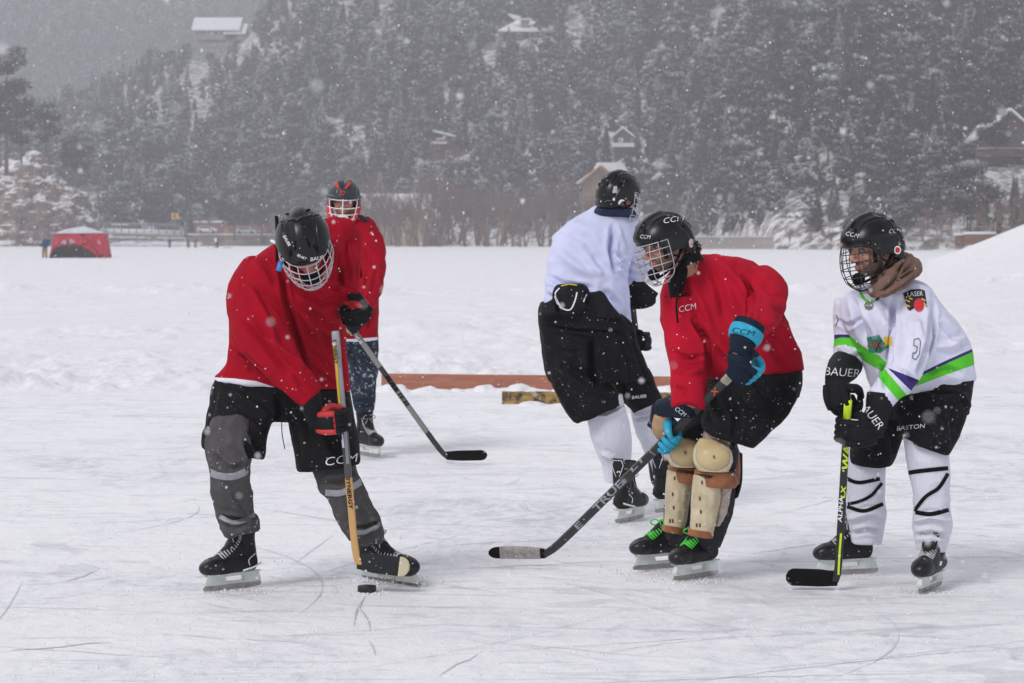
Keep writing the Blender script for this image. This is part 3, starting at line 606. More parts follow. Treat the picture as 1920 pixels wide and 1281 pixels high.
M_stone = stone_mat('stone_wall', (.42, .33, .24), (.30, .24, .18), (.18, .15, .12), 1, 1.4, .6)
M_conc = mk('dam_concrete', (.34, .30, .27), .9, .25, .25); M_rail = mk('railing_metal', (.30, .28, .29), .6, .15, 2); M_rusty = mk('rusty_rail', (.24, .15, .13), .7, .2, 2)
# left stone wall following the road: terraces with snow ledges
t = thing('stone_wall', 'tan stone retaining wall along the road behind the red tent', 'wall', tuple(P(170, 460, 515)))
pts = [(-160, 428, 458, 500), (0, 431, 458, 505), (180, 433, 459, 510), (345, 437, 460, 518)]
g = G(); sn = G(); led = G()
for (a, b) in zip(pts[:-1], pts[1:]):
    A0, A1, B0, B1 = P(a[0], a[1], a[3]), P(a[0], a[2]+3, a[3]), P(b[0], b[1], b[3]), P(b[0], b[2]+3, b[3]); dd = Vector((0, 6, 0))
    g.add([A0, A1, B1, B0, A0+dd, B0+dd], [(0, 1, 2, 3), (0, 3, 5, 4)])
    tube(sn, [A0+Vector((0, 0, .05)), B0+Vector((0, 0, .05))], .55, 8, flat=.5)
    for k, fr in enumerate((.38, .66)):
        for i in range(30):
            u = (i+rt.random())/30; q = (A0+(B0-A0)*u)+((A1+(B1-A1)*u)-(A0+(B0-A0)*u))*fr
            if rt.random() < .6: sphere(led, (q.x, q.y-.05, q.z+rt.uniform(-.1, .1)), (rt.uniform(.6, 2.4), .25, rt.uniform(.08, .2)), 0, 8, 5)
build('stones', g, M_stone, t, False); build('coping_snow', sn, M_roofsnow, t); build('ledge_snow', led, M_roofsnow, t)
g = G()
for x in range(-100, 372, 3):
    y = 461+vn(np.array([x*.05, 0, 0.]), 3)*1.0; q = P(x, y, np.interp(x, [-100, 372], [497, 514])); sphere(g, q, (1.1, 1.6, rt.uniform(.4, .9)), 0, 8, 6)
tag(build('shore_snow', g, M_snow, loc=tuple(P(170, 461, 508))), kind='structure')
rk = G()
for i in range(420):
    x = rt.uniform(-100, 420); q = P(x, 462.6+rt.uniform(-.5, .5), np.interp(x, [-100, 420], [492, 510])); sphere(rk, q, (rt.uniform(.2, .6), .4, rt.uniform(.12, .28)), 0, 6, 4)
tag(build('shore_rocks', rk, mk('wet_rock', (.06, .055, .055), .8, .3, 1), loc=tuple(P(170, 462, 505))), 'line of small dark rocks along the far shore below the stone wall', kind='stuff')
t = thing('lakeside_wall', 'straight tan wall with pillars behind the distant standing people', 'wall', tuple(P(500, 460, 520)))
g = G(); q = P(585, 451, 520); s = 520/F; box(g, (q.x, 522, q.z-.2), (470*s, 3, 22*s)); build('wall_body', g, M_stone, t, False)
g = G(); q = P(585, 439.5, 520); box(g, (q.x, 521.5, q.z), (470*s, 3.6, .3)); build('coping', g, M_roofsnow, t, False)
for x in (373, 395, 424, 448, 470, 497, 512): 
    g = G(); box(g, P(x, 434, 520.5), (.5, .6, 11*s)); box(g, P(x, 428.4, 520.5), (.7, .8, .2)); build('pillar', g, M_tan, t, False)
g = G(); box(g, P(494, 451, 519.9), (10*s, .3, 13*s)); build('doorway', g, mk('doorway_dark', (.09, .075, .07), .8, .1, 1), t, False)
# railing on the wall
t = thing('road_railing', 'long metal railing on top of the left stone wall curving down at its right end', 'railing', tuple(P(170, 430, 505)))
rp = [(-160, 411, 496), (0, 413.5, 500), (120, 417, 504), (240, 419, 508), (315, 421, 512), (342, 425, 514), (349, 430, 515), (350, 440, 515)]
g = G(); tube(g, [P(*q) for q in rp], .13, 6, 0, 4); build('top_rail', g, M_rail, t); g = G(); tube(g, [P(q[0], q[1]+(4 if i < 6 else 2), q[2]) for i, q in enumerate(rp[:6])], .07, 6, 0, 3); build('middle_rail', g, M_rail, t)
xs = [r[0] for r in rp[:6]]
for x in list(range(-62, 200, 43))+list(range(186, 345, 14)):
    y = np.interp(x, xs, [r[1] for r in rp[:6]]); Y = np.interp(x, xs, [r[2] for r in rp[:6]]); g = G(); tube(g, [P(x, y, Y), P(x, y+18, Y)], .10, 5); build('post', g, M_rusty, t)
# brick building, shed, sign, vehicle
house('brick_building', 'long low red brick building behind the curved end of the railing', 433, 437, 136, 19, 10, M_roofsnow, stone_mat('brick', (.30, .09, .075), (.24, .07, .06), (.25, .2, .18), 1, .6, .3), 1, .3, Y=530, ridge='shed')
house('white_shed', 'small white shed with snowy roof behind the railing right of the tent', 277, 436, 22, 15, 5, M_roofsnow, M_wht, 5, .4, Y=531, windows=[(-2, 7, 4, 4)])
g = thing('green_kiosk', 'dark green roofed kiosk left of the small white shed', 'kiosk', tuple(P(252, 437, 530))); a = G(); box(a, P(252, 428, 531), (2.1, 3, 1.9)); build('wall', a, mk('kiosk_wall', (.05, .07, .06), .8, .2, 1), g, False); a = G(); box(a, P(252, 419.5, 531), (2.5, 3.4, .4)); build('roof', a, mk('kiosk_roof', (.03, .22, .13), .6, .1, 1), g, False)
a = G(); box(a, P(228, 420, 532), (4.0, 3, .5)); tag(build('snowy_canopy', a, M_roofsnow, None, False, loc=tuple(P(228, 420, 532))), 'flat snow covered canopy left of the green kiosk', 'canopy')
def vehicle(px, py, Y, label):
    p = P(px, py, Y); t = thing('parked_car', label, 'car', tuple(p)); g = G(); prism(g, [(-2.1, .35), (2.1, .35), (2.15, .9), (1.2, 1.0), (.8, 1.5), (-1.5, 1.5), (-2.1, 1.0)], p, (1, 0, 0), (0, 0, 1), (0, 1.7, 0)); build('body', g, M_wht, t, False)
    g = G(); prism(g, [(-1.45, 1.02), (.95, 1.02), (.7, 1.4), (-1.35, 1.4)], p, (1, 0, 0), (0, 0, 1), (0, 1.74, 0)); build('window', g, M_win, t, False)
    for x in (-1.3, 1.3):
        g = G(); tube(g, [p+Vector((x, -.9, .33)), p+Vector((x, .9, .33))], .33, 12); build('wheel', g, mk('tyre', (.02, .02, .02), .8, .1), t, False)
vehicle(461, 439, 517, 'pale car with snowy roof parked behind the wall pillars'); vehicle(388, 437, 519, 'white car parked beside the left pillars of the straight wall')
t = thing('road_sign', 'yellow square road sign with black arrow above the brick building', 'sign', tuple(P(328, 436, 512)))
s = 512/F; g = G(); tube(g, [P(328, 438, 512.2), P(328, 400, 512.2)], .06, 6); build('post', g, M_rail, t); g = G(); box(g, P(328, 405.5, 512), (13*s, .06, 11*s)); pl = build('plate', g, mk('sign_yellow', (.75, .42, .02), .5, .03), t, False)
g = G(); prism(g, [(3, 4), (-1, 4), (-4.5, 0), (-1, -4), (3, -4), (-.5, 0)], P(328, 405.5, 511.93), (s, 0, 0), (0, 0, s), (0, .05, 0)); build('arrow', g, mk('sign_black', (.015,)*3, .6, .1), pl, False)
# poles along the shore
for (x, y0, y1, Y, lb) in ((913, 462, 408, 468, 'brown wooden pole standing among the bare trees'), (1866, 434, 416, 285, 'short wooden stake at the right end of the brown retaining wall'), (1807, 458, 436, 292, 'short wooden stake left of the brown retaining wall')):
    g = G(); tube(g, [P(x, y0, Y), P(x+.5, y1, Y)], .14, 6); tag(build('wooden_pole', g, mk('pole_wood', (.30, .17, .11), .8, .15), loc=tuple(P(x, y0, Y))), lb, 'pole')
# dam wall behind the middle skaters
t = thing('concrete_wall', 'low concrete wall with snow on top behind the crouching red skater', 'wall', tuple(P(1375, 465, 342))); s = 342/F
g = G(); q = P(1358, 456, 342); box(g, (q.x, 343, q.z), (186*s, 2, 22*s)); build('wall_body', g, M_conc, t, False); g = G(); q = P(1358, 444, 342); box(g, (q.x, 343, q.z), (190*s, 2.4, 2.6*s)); build('coping', g, mk('coping_grey', (.55, .54, .54), .8, .1, 1), t, False)
t = thing('retaining_wall', 'brown log retaining wall with snow on top at the foot of the right slope', 'wall', tuple(P(1828, 455, 290))); s = 290/F
for (x0, x1, y0, y1, Y) in ((1790, 1812, 440, 462, 291), (1808, 1866, 438, 460, 289)):
    for k in range(5):
        g = G(); yy = y0+(y1-y0)*(k+.5)/5; tube(g, [P(x0, yy, Y), P(x1, yy-(1 if x1 > 1850 else 0), Y)], .14, 8); build('log', g, mk('log_brown', (.20, .105, .06), .85, .3, 2), t)
    g = G(); a, b = P(x0-1, y0-.5, Y), P(x1+1, y0-1, Y); tube(g, [a, b], .17, 8, flat=1.6); build('snow_cap', g, M_roofsnow, t)

# red ice fishing tent
t = thing('ice_tent', 'red ice fishing tent with black skirt and snow on its roof on the frozen lake', 'tent', tuple(P(145, 485, 185))); Y = 185.; s = Y/F; d = 3.2
cx = P(145, 485, Y).x; z0 = .0
def tp(px, py, dy): return P(px, py, Y)+Vector((0, dy, 0))
M_tr = mk('tent_red', (.48, .018, .04), .6, .15, 1.2); M_tb = mk('tent_black', (.02, .02, .022), .7, .2, 2); M_ts = mk('tent_snow', (.62, .63, .68), .85, .12, 2)
fr = [tp(92, 485, 0), tp(100, 438, .45), tp(193, 437, .45), tp(198, 485, 0)]; bk = [v+Vector((0, d, 0)) for v in (tp(95, 485, 0), tp(103, 439, -.4), tp(191, 438, -.4), tp(197, 485, 0))]; hub = tp(146, 458, -.25); top = tp(148, 424, d*.5+.2)
g = G(); n = 8
g.add([fr[0], fr[1], fr[2], fr[3], hub], [(0, 4, 1), (1, 4, 2), (2, 4, 3), (0, 3, 4)]); g.add([fr[3], fr[2], bk[2], bk[3]], [(0, 1, 2, 3)]); g.add([bk[0], bk[1], bk[2], bk[3]], [(0, 3, 2, 1)]); build('fabric', g, M_tr, t, False)
g = G(); g.add([fr[0]+Vector((-.02, 0, 0)), fr[1]+Vector((-.03, 0, 0)), bk[1], bk[0], tp(88, 465, d*.5)], [(0, 1, 4), (1, 2, 4), (2, 3, 4), (3, 0, 4)]); build('side_panel', g, mk('tent_grey', (.42, .43, .5), .8, .15, 2), t, False)
g = G(); g.add([fr[1]+Vector((-.05, -.1, .0)), fr[2]+Vector((.05, -.1, 0)), bk[2], bk[1], top, tp(120, 430, .6), tp(172, 429, .6)], [(0, 1, 6, 4, 5), (1, 2, 4, 6), (2, 3, 4), (3, 0, 5, 4)]); build('snowy_roof', g, M_ts, t, False)
# black skirt as an arch in front of the red panel
g = G(); arch = [(95, 485), (99, 472), (106, 464), (120, 460.5), (140, 460), (155, 463), (168, 469), (178, 477), (184, 485)]
def hubY(x, y): return -.40
g.add([tp(x, y, hubY(x, y)) for x, y in arch], [tuple(range(len(arch)))]); g.add([tp(x, y, -.42) for x, y in ((186, 485), (198, 485), (197, 476), (188, 479))], [(0, 1, 2, 3)]); build('skirt', g, M_tb, t, False)
for w in ([(114, 457), (119, 450), (126, 447), (125, 457)], [(131, 447), (138, 450), (145, 455), (132, 458)], [(184, 449), (190, 455), (190, 459), (184, 456)]):
    g = G(); g.add([tp(x, y, -.28) for x, y in w], [(0, 1, 2, 3)]); build('window', g, mk('tent_window', (.45, .28, .33), .5, .1), t, False)
g = G()
for a, b in (((99, 468), (128, 438)), ((160, 440), (188, 480)), ((186, 440), (150, 462)), ((101, 440), (146, 458))): tube(g, [tp(*a, -.33), tp(*b, -.2)], .045, 5)
build('pole_sleeve', g, mk('tent_dark_red', (.30, .012, .03), .6, .1), t)
g = G(); box(g, tp(155, 441, -.1), (.2, .2, .2)); build('vent', g, M_tb, t, False)

# distant people
SK = mk('skin_far', (.42, .24, .18), .6, .1)
def far_person(px, py, Y, hpx, label, top, legs, hat, lean=0, arm=0):
    s = Y/F; H = hpx*s; p = P(px, py, Y); t = thing('person', label, 'person', tuple(p), 'people standing far off on the frozen lake'); U = H/1.78
    def q(x, y, z): return (p.x+(x+lean*max(z-.9, 0))*U, p.y+y*U, p.z+z*U)
    g = G(); sphere(g, q(0, 0, 1.66), (.08*U, .1*U, .12*U)); tube(g, [q(0, 0, 1.2), q(0, 0, 1.6)], [.09*U, .05*U], 8)
    tube(g, [q(0, 0, .9), q(0, 0, 1.2), q(0, 0, 1.42)], [.13*U, .14*U, .13*U], 10)
    for sg in (-1, 1):
        tube(g, [q(sg*.09, 0, .92), q(sg*.10, -.02, .5), q(sg*.11, 0, .06)], [.085*U, .06*U, .045*U], 8); tube(g, [q(sg*.17, 0, 1.4), q(sg*.23, -.05, 1.12), q(sg*.2-arm*.1, -.2, .95)], [.055*U, .045*U, .04*U], 8)
    v, f, nn = remesh(g, .035, 2); build('body', (v, f), SK, t)
    g = G(); tube(g, [q(0, 0, .82), q(0, 0, 1.1), q(0, 0, 1.36), q(0, 0, 1.5)], [.19*U, .19*U, .21*U, .08*U], 12, 0, 3, .75)
    for sg in (-1, 1): tube(g, [q(sg*.19, 0, 1.42), q(sg*.26, -.05, 1.12), q(sg*.21-arm*.1, -.2, .93)], [.08*U, .075*U, .06*U], 8, 0, 2)
    v, f, nn = remesh(g, .035, 2); build('jacket', (v, f), top, t)
    g = G()
    for sg in (-1, 1): tube(g, [q(sg*.09, 0, .92), q(sg*.11, -.02, .5), q(sg*.12, 0, .04)], [.12*U, .095*U, .08*U], 8, 0, 2); sphere(g, q(sg*.12, -.06, .05), (.06*U, .13*U, .06*U))
    build('trousers', g, legs, t); g = G(); sphere(g, q(0, .01, 1.71), (.1*U, .12*U, .1*U)); build('hat', g, hat, t); return t
nv = mk('navy_cloth', (.02, .05, .13), .8, .2); bk_ = mk('black_cloth_far', (.025,)*3, .8, .2); og = mk('orange_cloth', (.45, .10, .04), .8, .2); gr = mk('green_cloth', (.05, .12, .10), .8, .2); kh = mk('khaki_cloth', (.28, .17, .08), .8, .2); br = mk('brown_cloth', (.16, .11, .08), .8, .2)
far_person(84, 486, 183, 45, 'person in blue jacket and tan trousers bending at the left side of the red tent', nv, kh, mk('teal_cloth', (.02, .16, .25), .8, .1), .28, 1)
far_person(318, 465.3, 400, 20, 'smallest distant person in dark navy, leftmost of the four by the stone wall', nv, nv, bk_)
far_person(353, 465.5, 400, 23, 'distant person in brown jacket and dark trousers, second of the four by the wall', br, bk_, bk_)
far_person(367, 465.5, 402, 23, 'distant person in green jacket with orange hat and tan trousers', gr, kh, og)
far_person(407, 465.6, 398, 24, 'distant person in black jacket carrying something pale, rightmost of the four', bk_, bk_, br)
def gear(name, label, px, py, w, h, col):
    Y = 400; s = Y/F; g = G(); p = P(px, py, Y)
    for k in range(4): sphere(g, (p.x+rt.uniform(-.4, .4)*w*s, Y+rt.uniform(-.3, .3), p.z+h*s*.3), (w*s*.3, .3, h*s*.5), 0, 10, 6)
    tag(build(name, g, mk(name+'_col', col, .7, .2), loc=tuple(p)), label, 'gear')
gear('gear_bag', 'small dark bag on the ice beside the rightmost distant person', 401, 465.8, 4, 2.5, (.03, .03, .04)); gear('bucket', 'small red bucket on the far ice between the distant people', 390, 465.6, 3.5, 3.2, (.6, .05, .03)); gear('sled', 'low dark sled with gear right of the distant people', 427, 465.8, 14, 2.4, (.04, .045, .05))
g = G(); s = 398/F; sphere(g, P(404.5, 450.5, 397.6), (.22, .15, .4)); tag(build('pale_bundle', g, M_wht, loc=tuple(P(404.5, 450.5, 397.6))), 'pale bundle held by the rightmost distant person', 'bundle')
# ================================================================ FIGURE TOOLS
def V3(*a): return np.array(a, float)
def unit(a): a = np.array(tuple(a), float); return a/np.linalg.norm(a)
def frame(f, up):
    f = unit(f); l = np.cross(up, f); l = unit(l); u = np.cross(f, l); return np.stack([f, l, u], 1)   # columns
M_red = mk('red_jersey', (.355, .003, .016), .85, .10, 9, 900, .25, .0015, spec=.12)
M_red2 = mk('bright_red_jersey', (.46, .006, .026), .85, .10, 9, 900, .25, .0015, spec=.12)
M_blk = mk('black_shorts', (.0085, .0085, .0105), .8, .25, 8, 500, .3, .002, spec=.14, snow=.25, snow_s=90)
M_blk2 = mk('black_shell', (.007, .007, .008), .33, .2, 20, coat=.06, spec=.32)
M_mat = mk('matte_black', (.006, .006, .007), .8, .2, 20, spec=.12)
M_gblk = mk('black_glove', (.008, .0085, .011), .7, .25, 25, 400, .3, .002, spec=.18)
M_white = mk('white_print', (.80, .80, .82), .6, .03, 20)
M_wj = mk('pale_jersey', (.60, .62, .82), .85, .05, 7, 700, .2, .0015, spec=.12)
M_steel = mk('steel', (.35, .33, .32), .35, .2, 30, metal=.8)
M_holder = mk('white_holder', (.62, .65, .62), .45, .12, 30)
M_boot = mk('black_boot', (.009, .009, .011), .5, .3, 30, 300, .2, .002, spec=.25)
M_toe = mk('toe_cap', (.011, .011, .013), .35, .3, 40, spec=.35, snow=.2, snow_s=120)
M_lace = mk('grey_lace', (.48, .46, .50), .8, .2, 90)
M_green = mk('green_lace', (.05, .62, .04), .7, .15, 60)
M_hair = mk('dark_hair', (.02, .013, .01), .6, .4, 60, 150, .8, .01)
M_navy = mk('navy_glove', (.005, .013, .028), .65, .25, 25, 400, .3, .002, spec=.18)
M_cyan = mk('cyan_glove', (.02, .36, .56), .65, .1, 25, 400, .3, .002)
M_tanp = mk('tan_palm', (.42, .27, .15), .8, .2, 25)
M_rglove = mk('red_glove', (.55, .03, .03), .6, .15, 25, 300, .3, .002)
M_sock = None
def sock_mat():
    m, nt, b = nodes_of('white_sock'); tc = nt.nodes.new('ShaderNodeTexCoord'); w = nt.nodes.new('ShaderNodeTexWave'); w.wave_type = 'BANDS'; w.bands_direction = 'X'; w.inputs['Scale'].default_value = 52; w.inputs['Distortion'].default_value = .4; L(nt, tc.outputs['Object'], w.inputs[0])
    c = mix_c(nt, w.outputs['Fac'], (.64, .65, .73), (.74, .75, .83)); c = mix_c(nt, math_n(nt, 'MULTIPLY_ADD', noise_n(nt, 9, 4, .6), 4, -2.3, clamp=True), c, (.60, .59, .62))
    L(nt, c, b.inputs['Base Color']); b.inputs['Roughness'].default_value = .9; bump(nt, b, w.outputs['Fac'], .4, .003); return m
M_sock = sock_mat()
def skin_mat(name, tone, beard, bcol):
    m, nt, b = nodes_of(name); at = N(nt, 'ShaderNodeAttribute', _attribute_name='hc'); sp = nt.nodes.new('ShaderNodeSeparateXYZ'); L(nt, at.outputs['Vector'], sp.inputs[0])
    x, y, z = sp.outputs; c = ramp(nt, noise_n(nt, 30, 4), [(.3, tuple(t*.86 for t in tone)), (.7, tone)])
    ck = math_n(nt, 'MULTIPLY', math_n(nt, 'SUBTRACT', 1, math_n(nt, 'ABSOLUTE', math_n(nt, 'MULTIPLY', math_n(nt, 'ADD', z, .025), 28)), clamp=True), .5); c = mix_c(nt, ck, c, (tone[0]*1.02, tone[1]*.62, tone[2]*.6))   # ruddy cheeks and nose
    ay = math_n(nt, 'ABSOLUTE', y); nz = math_n(nt, 'MULTIPLY', noise_n(nt, 90, 3, .6), .022)
    bd = math_n(nt, 'MULTIPLY', math_n(nt, 'GREATER_THAN', x, .0), math_n(nt, 'MULTIPLY_ADD', math_n(nt, 'ADD', math_n(nt, 'MULTIPLY', z, -1), math_n(nt, 'ADD', nz, math_n(nt, 'MULTIPLY', ay, .45))), 60, -4.1, clamp=True))
    lip = math_n(nt, 'MULTIPLY', math_n(nt, 'GREATER_THAN', math_n(nt, 'SUBTRACT', .012, math_n(nt, 'ABSOLUTE', math_n(nt, 'ADD', z, .065))), 0), math_n(nt, 'LESS_THAN', ay, .024))
    mus = math_n(nt, 'MULTIPLY', math_n(nt, 'GREATER_THAN', math_n(nt, 'SUBTRACT', .009, math_n(nt, 'ABSOLUTE', math_n(nt, 'ADD', z, .047))), 0), math_n(nt, 'LESS_THAN', ay, .032))
    mus = math_n(nt, 'MULTIPLY', mus, math_n(nt, 'GREATER_THAN', x, .05)); lip = math_n(nt, 'MULTIPLY', lip, math_n(nt, 'GREATER_THAN', x, .06))
    f = math_n(nt, 'MULTIPLY', math_n(nt, 'MULTIPLY', math_n(nt, 'MAXIMUM', bd, mus), math_n(nt, 'SUBTRACT', 1, lip)), beard, clamp=True); c = mix_c(nt, f, c, bcol); c = mix_c(nt, math_n(nt, 'MULTIPLY', lip, .7), c, (.36, .10, .09))
    br = math_n(nt, 'MULTIPLY', math_n(nt, 'GREATER_THAN', math_n(nt, 'SUBTRACT', .006, math_n(nt, 'ABSOLUTE', math_n(nt, 'SUBTRACT', z, .031))), 0), math_n(nt, 'MULTIPLY', math_n(nt, 'GREATER_THAN', ay, .012), math_n(nt, 'LESS_THAN', ay, .05)))
    c = mix_c(nt, math_n(nt, 'MULTIPLY', math_n(nt, 'MULTIPLY', br, math_n(nt, 'GREATER_THAN', x, .05)), .9), c, bcol)
    L(nt, c, b.inputs['Base Color']); b.inputs['Roughness'].default_value = .5; b.inputs['Subsurface Weight'].default_value = .08; b.inputs['Subsurface Radius'].default_value = (.02, .008, .005); b.inputs['Subsurface Scale'].default_value = .3; return m
class Fig:
    def __init__(s, label, loc):
        s.t = thing('person', label, 'person', tuple(loc), 'hockey players on the ice'); s.body = G(); s.surf = []; s.head = None
def head_geo(fig, c, M, k=1.0, neck_to=None):
    fig.head = (np.array(tuple(c)), M, k); g = fig.body; c = np.array(tuple(c)); T = lambda p: c+M@(np.array(p, float)*k)
    def E(p, r): sphere(g, T(p), np.array(r)*k, 0, 16, 11, rot=M)
    E((-.012, 0, .03), (.098, .077, .092)); E((.020, 0, -.025), (.070, .064, .085)); E((.028, 0, -.07), (.058, .054, .040)); E((.076, 0, -.097), (.021, .024, .018))
    E((.088, 0, -.058), (.014, .026, .008)); E((.088, 0, -.071), (.013, .023, .008)); E((.083, .030, .028), (.016, .026, .010)); E((.083, -.030, .028), (.016, .026, .010))
    E((.058, .040, -.022), (.026, .024, .024)); E((.058, -.040, -.022), (.026, .024, .024)); tube(g, [T((.088, 0, .022)), T((.102, 0, -.006)), T((.116, 0, -.030))], [.009*k, .010*k, .013*k], 8); E((.102, .013, -.034), (.012, .008, .008)); E((.102, -.013, -.034), (.012, .008, .008))
    for s in (-1, 1): tube(g, [T((-.012, s*.074, -.03)), T((-.016, s*.084, -.005)), T((-.004, s*.086, .022)), T((.008, s*.078, .016))], [.009*k, .012*k, .012*k, .007*k], 8)
    if neck_to is not None: tube(g, [T((-.025, 0, -.03)), (T((-.03, 0, -.10))+np.array(tuple(neck_to)))/2, np.array(tuple(neck_to))], [.062*k, .062*k, .07*k], 14)
    for s in (-1, 1):
        g2 = G(); sphere(g2, T((.0735, s*.031, .008)), .0135*k, 0); e = build('eye', g2, mk('eye_white', (.20, .17, .155), .2, .05), fig.t)
        g3 = G(); sphere(g3, T((.0825, s*.031, .005)), (.0066*k), 0); build('iris', g3, mk('iris_dark', (.02, .012, .01), .15, .1), e)
def finish_body(fig, mat_, vox=.0055):
    v, f, nn = remesh(fig.body, vox, 3); c, M, k = fig.head; hc = (v-c)@M/k; hc[np.linalg.norm(hc, axis=1) > .25] = (-1, 0, 0)
    return build('body', (v, f), mat_, fig.t, attrs={'hc': hc})
def strokes_apply(v, nn, strokes):
    pp = proj(v); view = v-np.array([0, 0, CH]); view /= np.linalg.norm(view, axis=1)[:, None]; front = np.clip(-(nn*view).sum(1)*1.6, 0, 1)
    for pts, w, dep in strokes:
        pts = np.array(pts, float); best = np.full(len(v), 1e9); tt = np.zeros(len(v)); Ls = np.linalg.norm(np.diff(pts, axis=0), axis=1); tot = Ls.sum(); acc = 0
        bb = (pp[:, 0] > pts[:, 0].min()-3*w) & (pp[:, 0] < pts[:, 0].max()+3*w) & (pp[:, 1] > pts[:, 1].min()-3*w) & (pp[:, 1] < pts[:, 1].max()+3*w); ix = np.where(bb & (front > 0))[0]
        if not len(ix): continue
        q = pp[ix]; b = np.full(len(ix), 1e9); t_ = np.zeros(len(ix))
        for a, c, l in zip(pts[:-1], pts[1:], Ls):
            d = (c-a)/l; s = np.clip((q-a)@d, 0, l); dist = np.linalg.norm(q-(a+s[:, None]*d), axis=1); m = dist < b; b[m] = dist[m]; t_[m] = (acc+s[m])/tot; acc += l
        prof = np.exp(-(b/w)**2)-.35*np.exp(-((b-1.9*w)/w)**2); px2m = v[ix, 1]/F
        v[ix] += nn[ix]*(2.9*dep*px2m*prof*front[ix]*np.clip(np.sin(np.pi*np.clip(t_*.9+.05, 0, 1))*1.6, 0, 1))[:, None]
    return v
def garment(fig, name, g, mat_, vox=.006, sm=3, strokes=(), fold=.004, ffreq=(9, 9, 5), seed=0, parent=None, attrs=None, solidify=False):
    v, f, nn = remesh(g, vox, sm); d = fbm(v*np.array(ffreq), 3, seed, .5); d = d+.5*(1-2*np.abs(vn(v*np.array(ffreq)*1.7+5, seed+9))); v = v+nn*(2.1*d*fold)[:, None]
    if strokes:
        me_n = nn; v = strokes_apply(v, me_n, strokes)
    a = attrs(v) if attrs else None
    o = build(name, (v, f), mat_, parent or fig.t, attrs=a); fig.surf.append(BVHTree.FromPolygons(v.tolist(), f.tolist())); return o
def cast(bvhs, px, py, lift=.0025):
    o = Vector((0, 0, CH)); d = (P(px, py, 10)-o).normalized(); best = None
    for b in bvhs:
        h = b.ray_cast(o, d)
        if h[0] is not None and (best is None or h[3] < best[1]): best = (h[0], h[3])
    if best is None: return None
    return best[0]-d*lift
def decal_mesh(name, pts2, faces, bvhs, mat_, parent, lift=.0025):
    """wrap a flat drawing (photo pixels) onto the surfaces it is printed on"""
    P3 = [cast(bvhs, x, y, lift) for x, y in pts2]; ok = [p is not None for p in P3]
    if not any(ok): return None
    ym = np.median([p.y for p in P3 if p is not None]); idx = {}; v = []
    fs = []
    for fc in faces:
        if not all(ok[i] for i in fc): continue
        ys = [P3[i].y for i in fc]
        if max(ys)-min(ys) > .12: continue
        r = []
        for i in fc:
            if i not in idx: idx[i] = len(v); v.append(tuple(P3[i]))
            r.append(idx[i])
        fs.append(tuple(r))
    if not fs: return None
    g = G(); g.add(v, fs); return build(name, g, mat_, parent, False)
def refine(v, f, L_=2.6, rounds=6):
    bm = bmesh.new(); vs = [bm.verts.new((x, y, 0)) for x, y in v]
    for q in f:
        try: bm.faces.new([vs[i] for i in q])
        except ValueError: pass
    for _ in range(rounds):
        ed = [e for e in bm.edges if e.calc_length() > L_]
        if not ed: break
        bmesh.ops.subdivide_edges(bm, edges=ed, cuts=1); bmesh.ops.triangulate(bm, faces=bm.faces)
    bm.verts.index_update(); p = [tuple(q.co[:2]) for q in bm.verts]; f = [tuple(q.index for q in t.verts) for t in bm.faces]; bm.free(); return p, f
def text_geo(txt, bold=.02):
    cu = bpy.data.curves.new('t', 'FONT'); cu.body = txt; cu.offset = bold; cu.resolution_u = 3; cu.align_x = 'CENTER'; cu.align_y = 'CENTER'; o = bpy.data.objects.new('t', cu); COL.objects.link(o)
    me = bpy.data.meshes.new_from_object(o.evaluated_get(bpy.context.evaluated_depsgraph_get())); bm = bmesh.new(); bm.from_mesh(me)
    for _ in range(2):
        ed = [e for e in bm.edges if e.calc_length() > .12]; bmesh.ops.subdivide_edges(bm, edges=ed, cuts=1); bmesh.ops.triangulate(bm, faces=bm.faces)
    bm.verts.index_update(); v = np.array([q.co[:2] for q in bm.verts]); f = [tuple(q.index for q in p.verts) for p in bm.faces]; bm.free(); bpy.data.objects.remove(o); bpy.data.meshes.remove(me); bpy.data.curves.remove(cu); return v, f
def text_on(txt, cx, cy, h, bvhs, mat_, parent, rot=0, w=None, shear=.25, bold=.02, arc=0, name='lettering', lift=.004):
    v, f = text_geo(txt, bold); v = v-(v.max(0)+v.min(0))/2; ext = v.max(0)-v.min(0); v = v/ext[1]*h; 
    if w: v[:, 0] *= w/(ext[0]/ext[1]*h)
    v[:, 0] += shear*v[:, 1]; v[:, 1] -= arc*(v[:, 0]/max(1, (w or h)))**2; a = R(rot); c, s = math.cos(a), math.sin(a)
    pts = np.c_[cx+v[:, 0]*c-v[:, 1]*s*-1*-1, cy-(v[:, 0]*s+v[:, 1]*c)]
    pts, f = refine(pts, f); return decal_mesh(name, pts, f, bvhs, mat_, parent, lift)
def band_on(pts, w, bvhs, mat_, parent, name='stripe', lift=.002, k=8, step=4):
    pts = cr(np.array(pts, float), k) if len(pts) > 2 else np.array([np.array(pts[0])+(np.array(pts[1])-np.array(pts[0]))*t for t in np.linspace(0, 1, 14)], float)
    T = np.gradient(pts, axis=0); T /= np.linalg.norm(T, axis=1)[:, None]+1e-9; Nn = np.stack([-T[:, 1], T[:, 0]], -1); n = len(pts); ww = w if hasattr(w, '__len__') else [w, w]
    W = np.interp(np.linspace(0, 1, n), np.linspace(0, 1, len(ww)), ww)[:, None]; q = []; 
    for s in np.linspace(-.5, .5, step+1): q.append(pts+Nn*W*s)
    q = np.concatenate(q); f = [(a*n+i, a*n+i+1, (a+1)*n+i+1, (a+1)*n+i) for a in range(step) for i in range(n-1)]; return decal_mesh(name, q, f, bvhs, mat_, parent, lift)
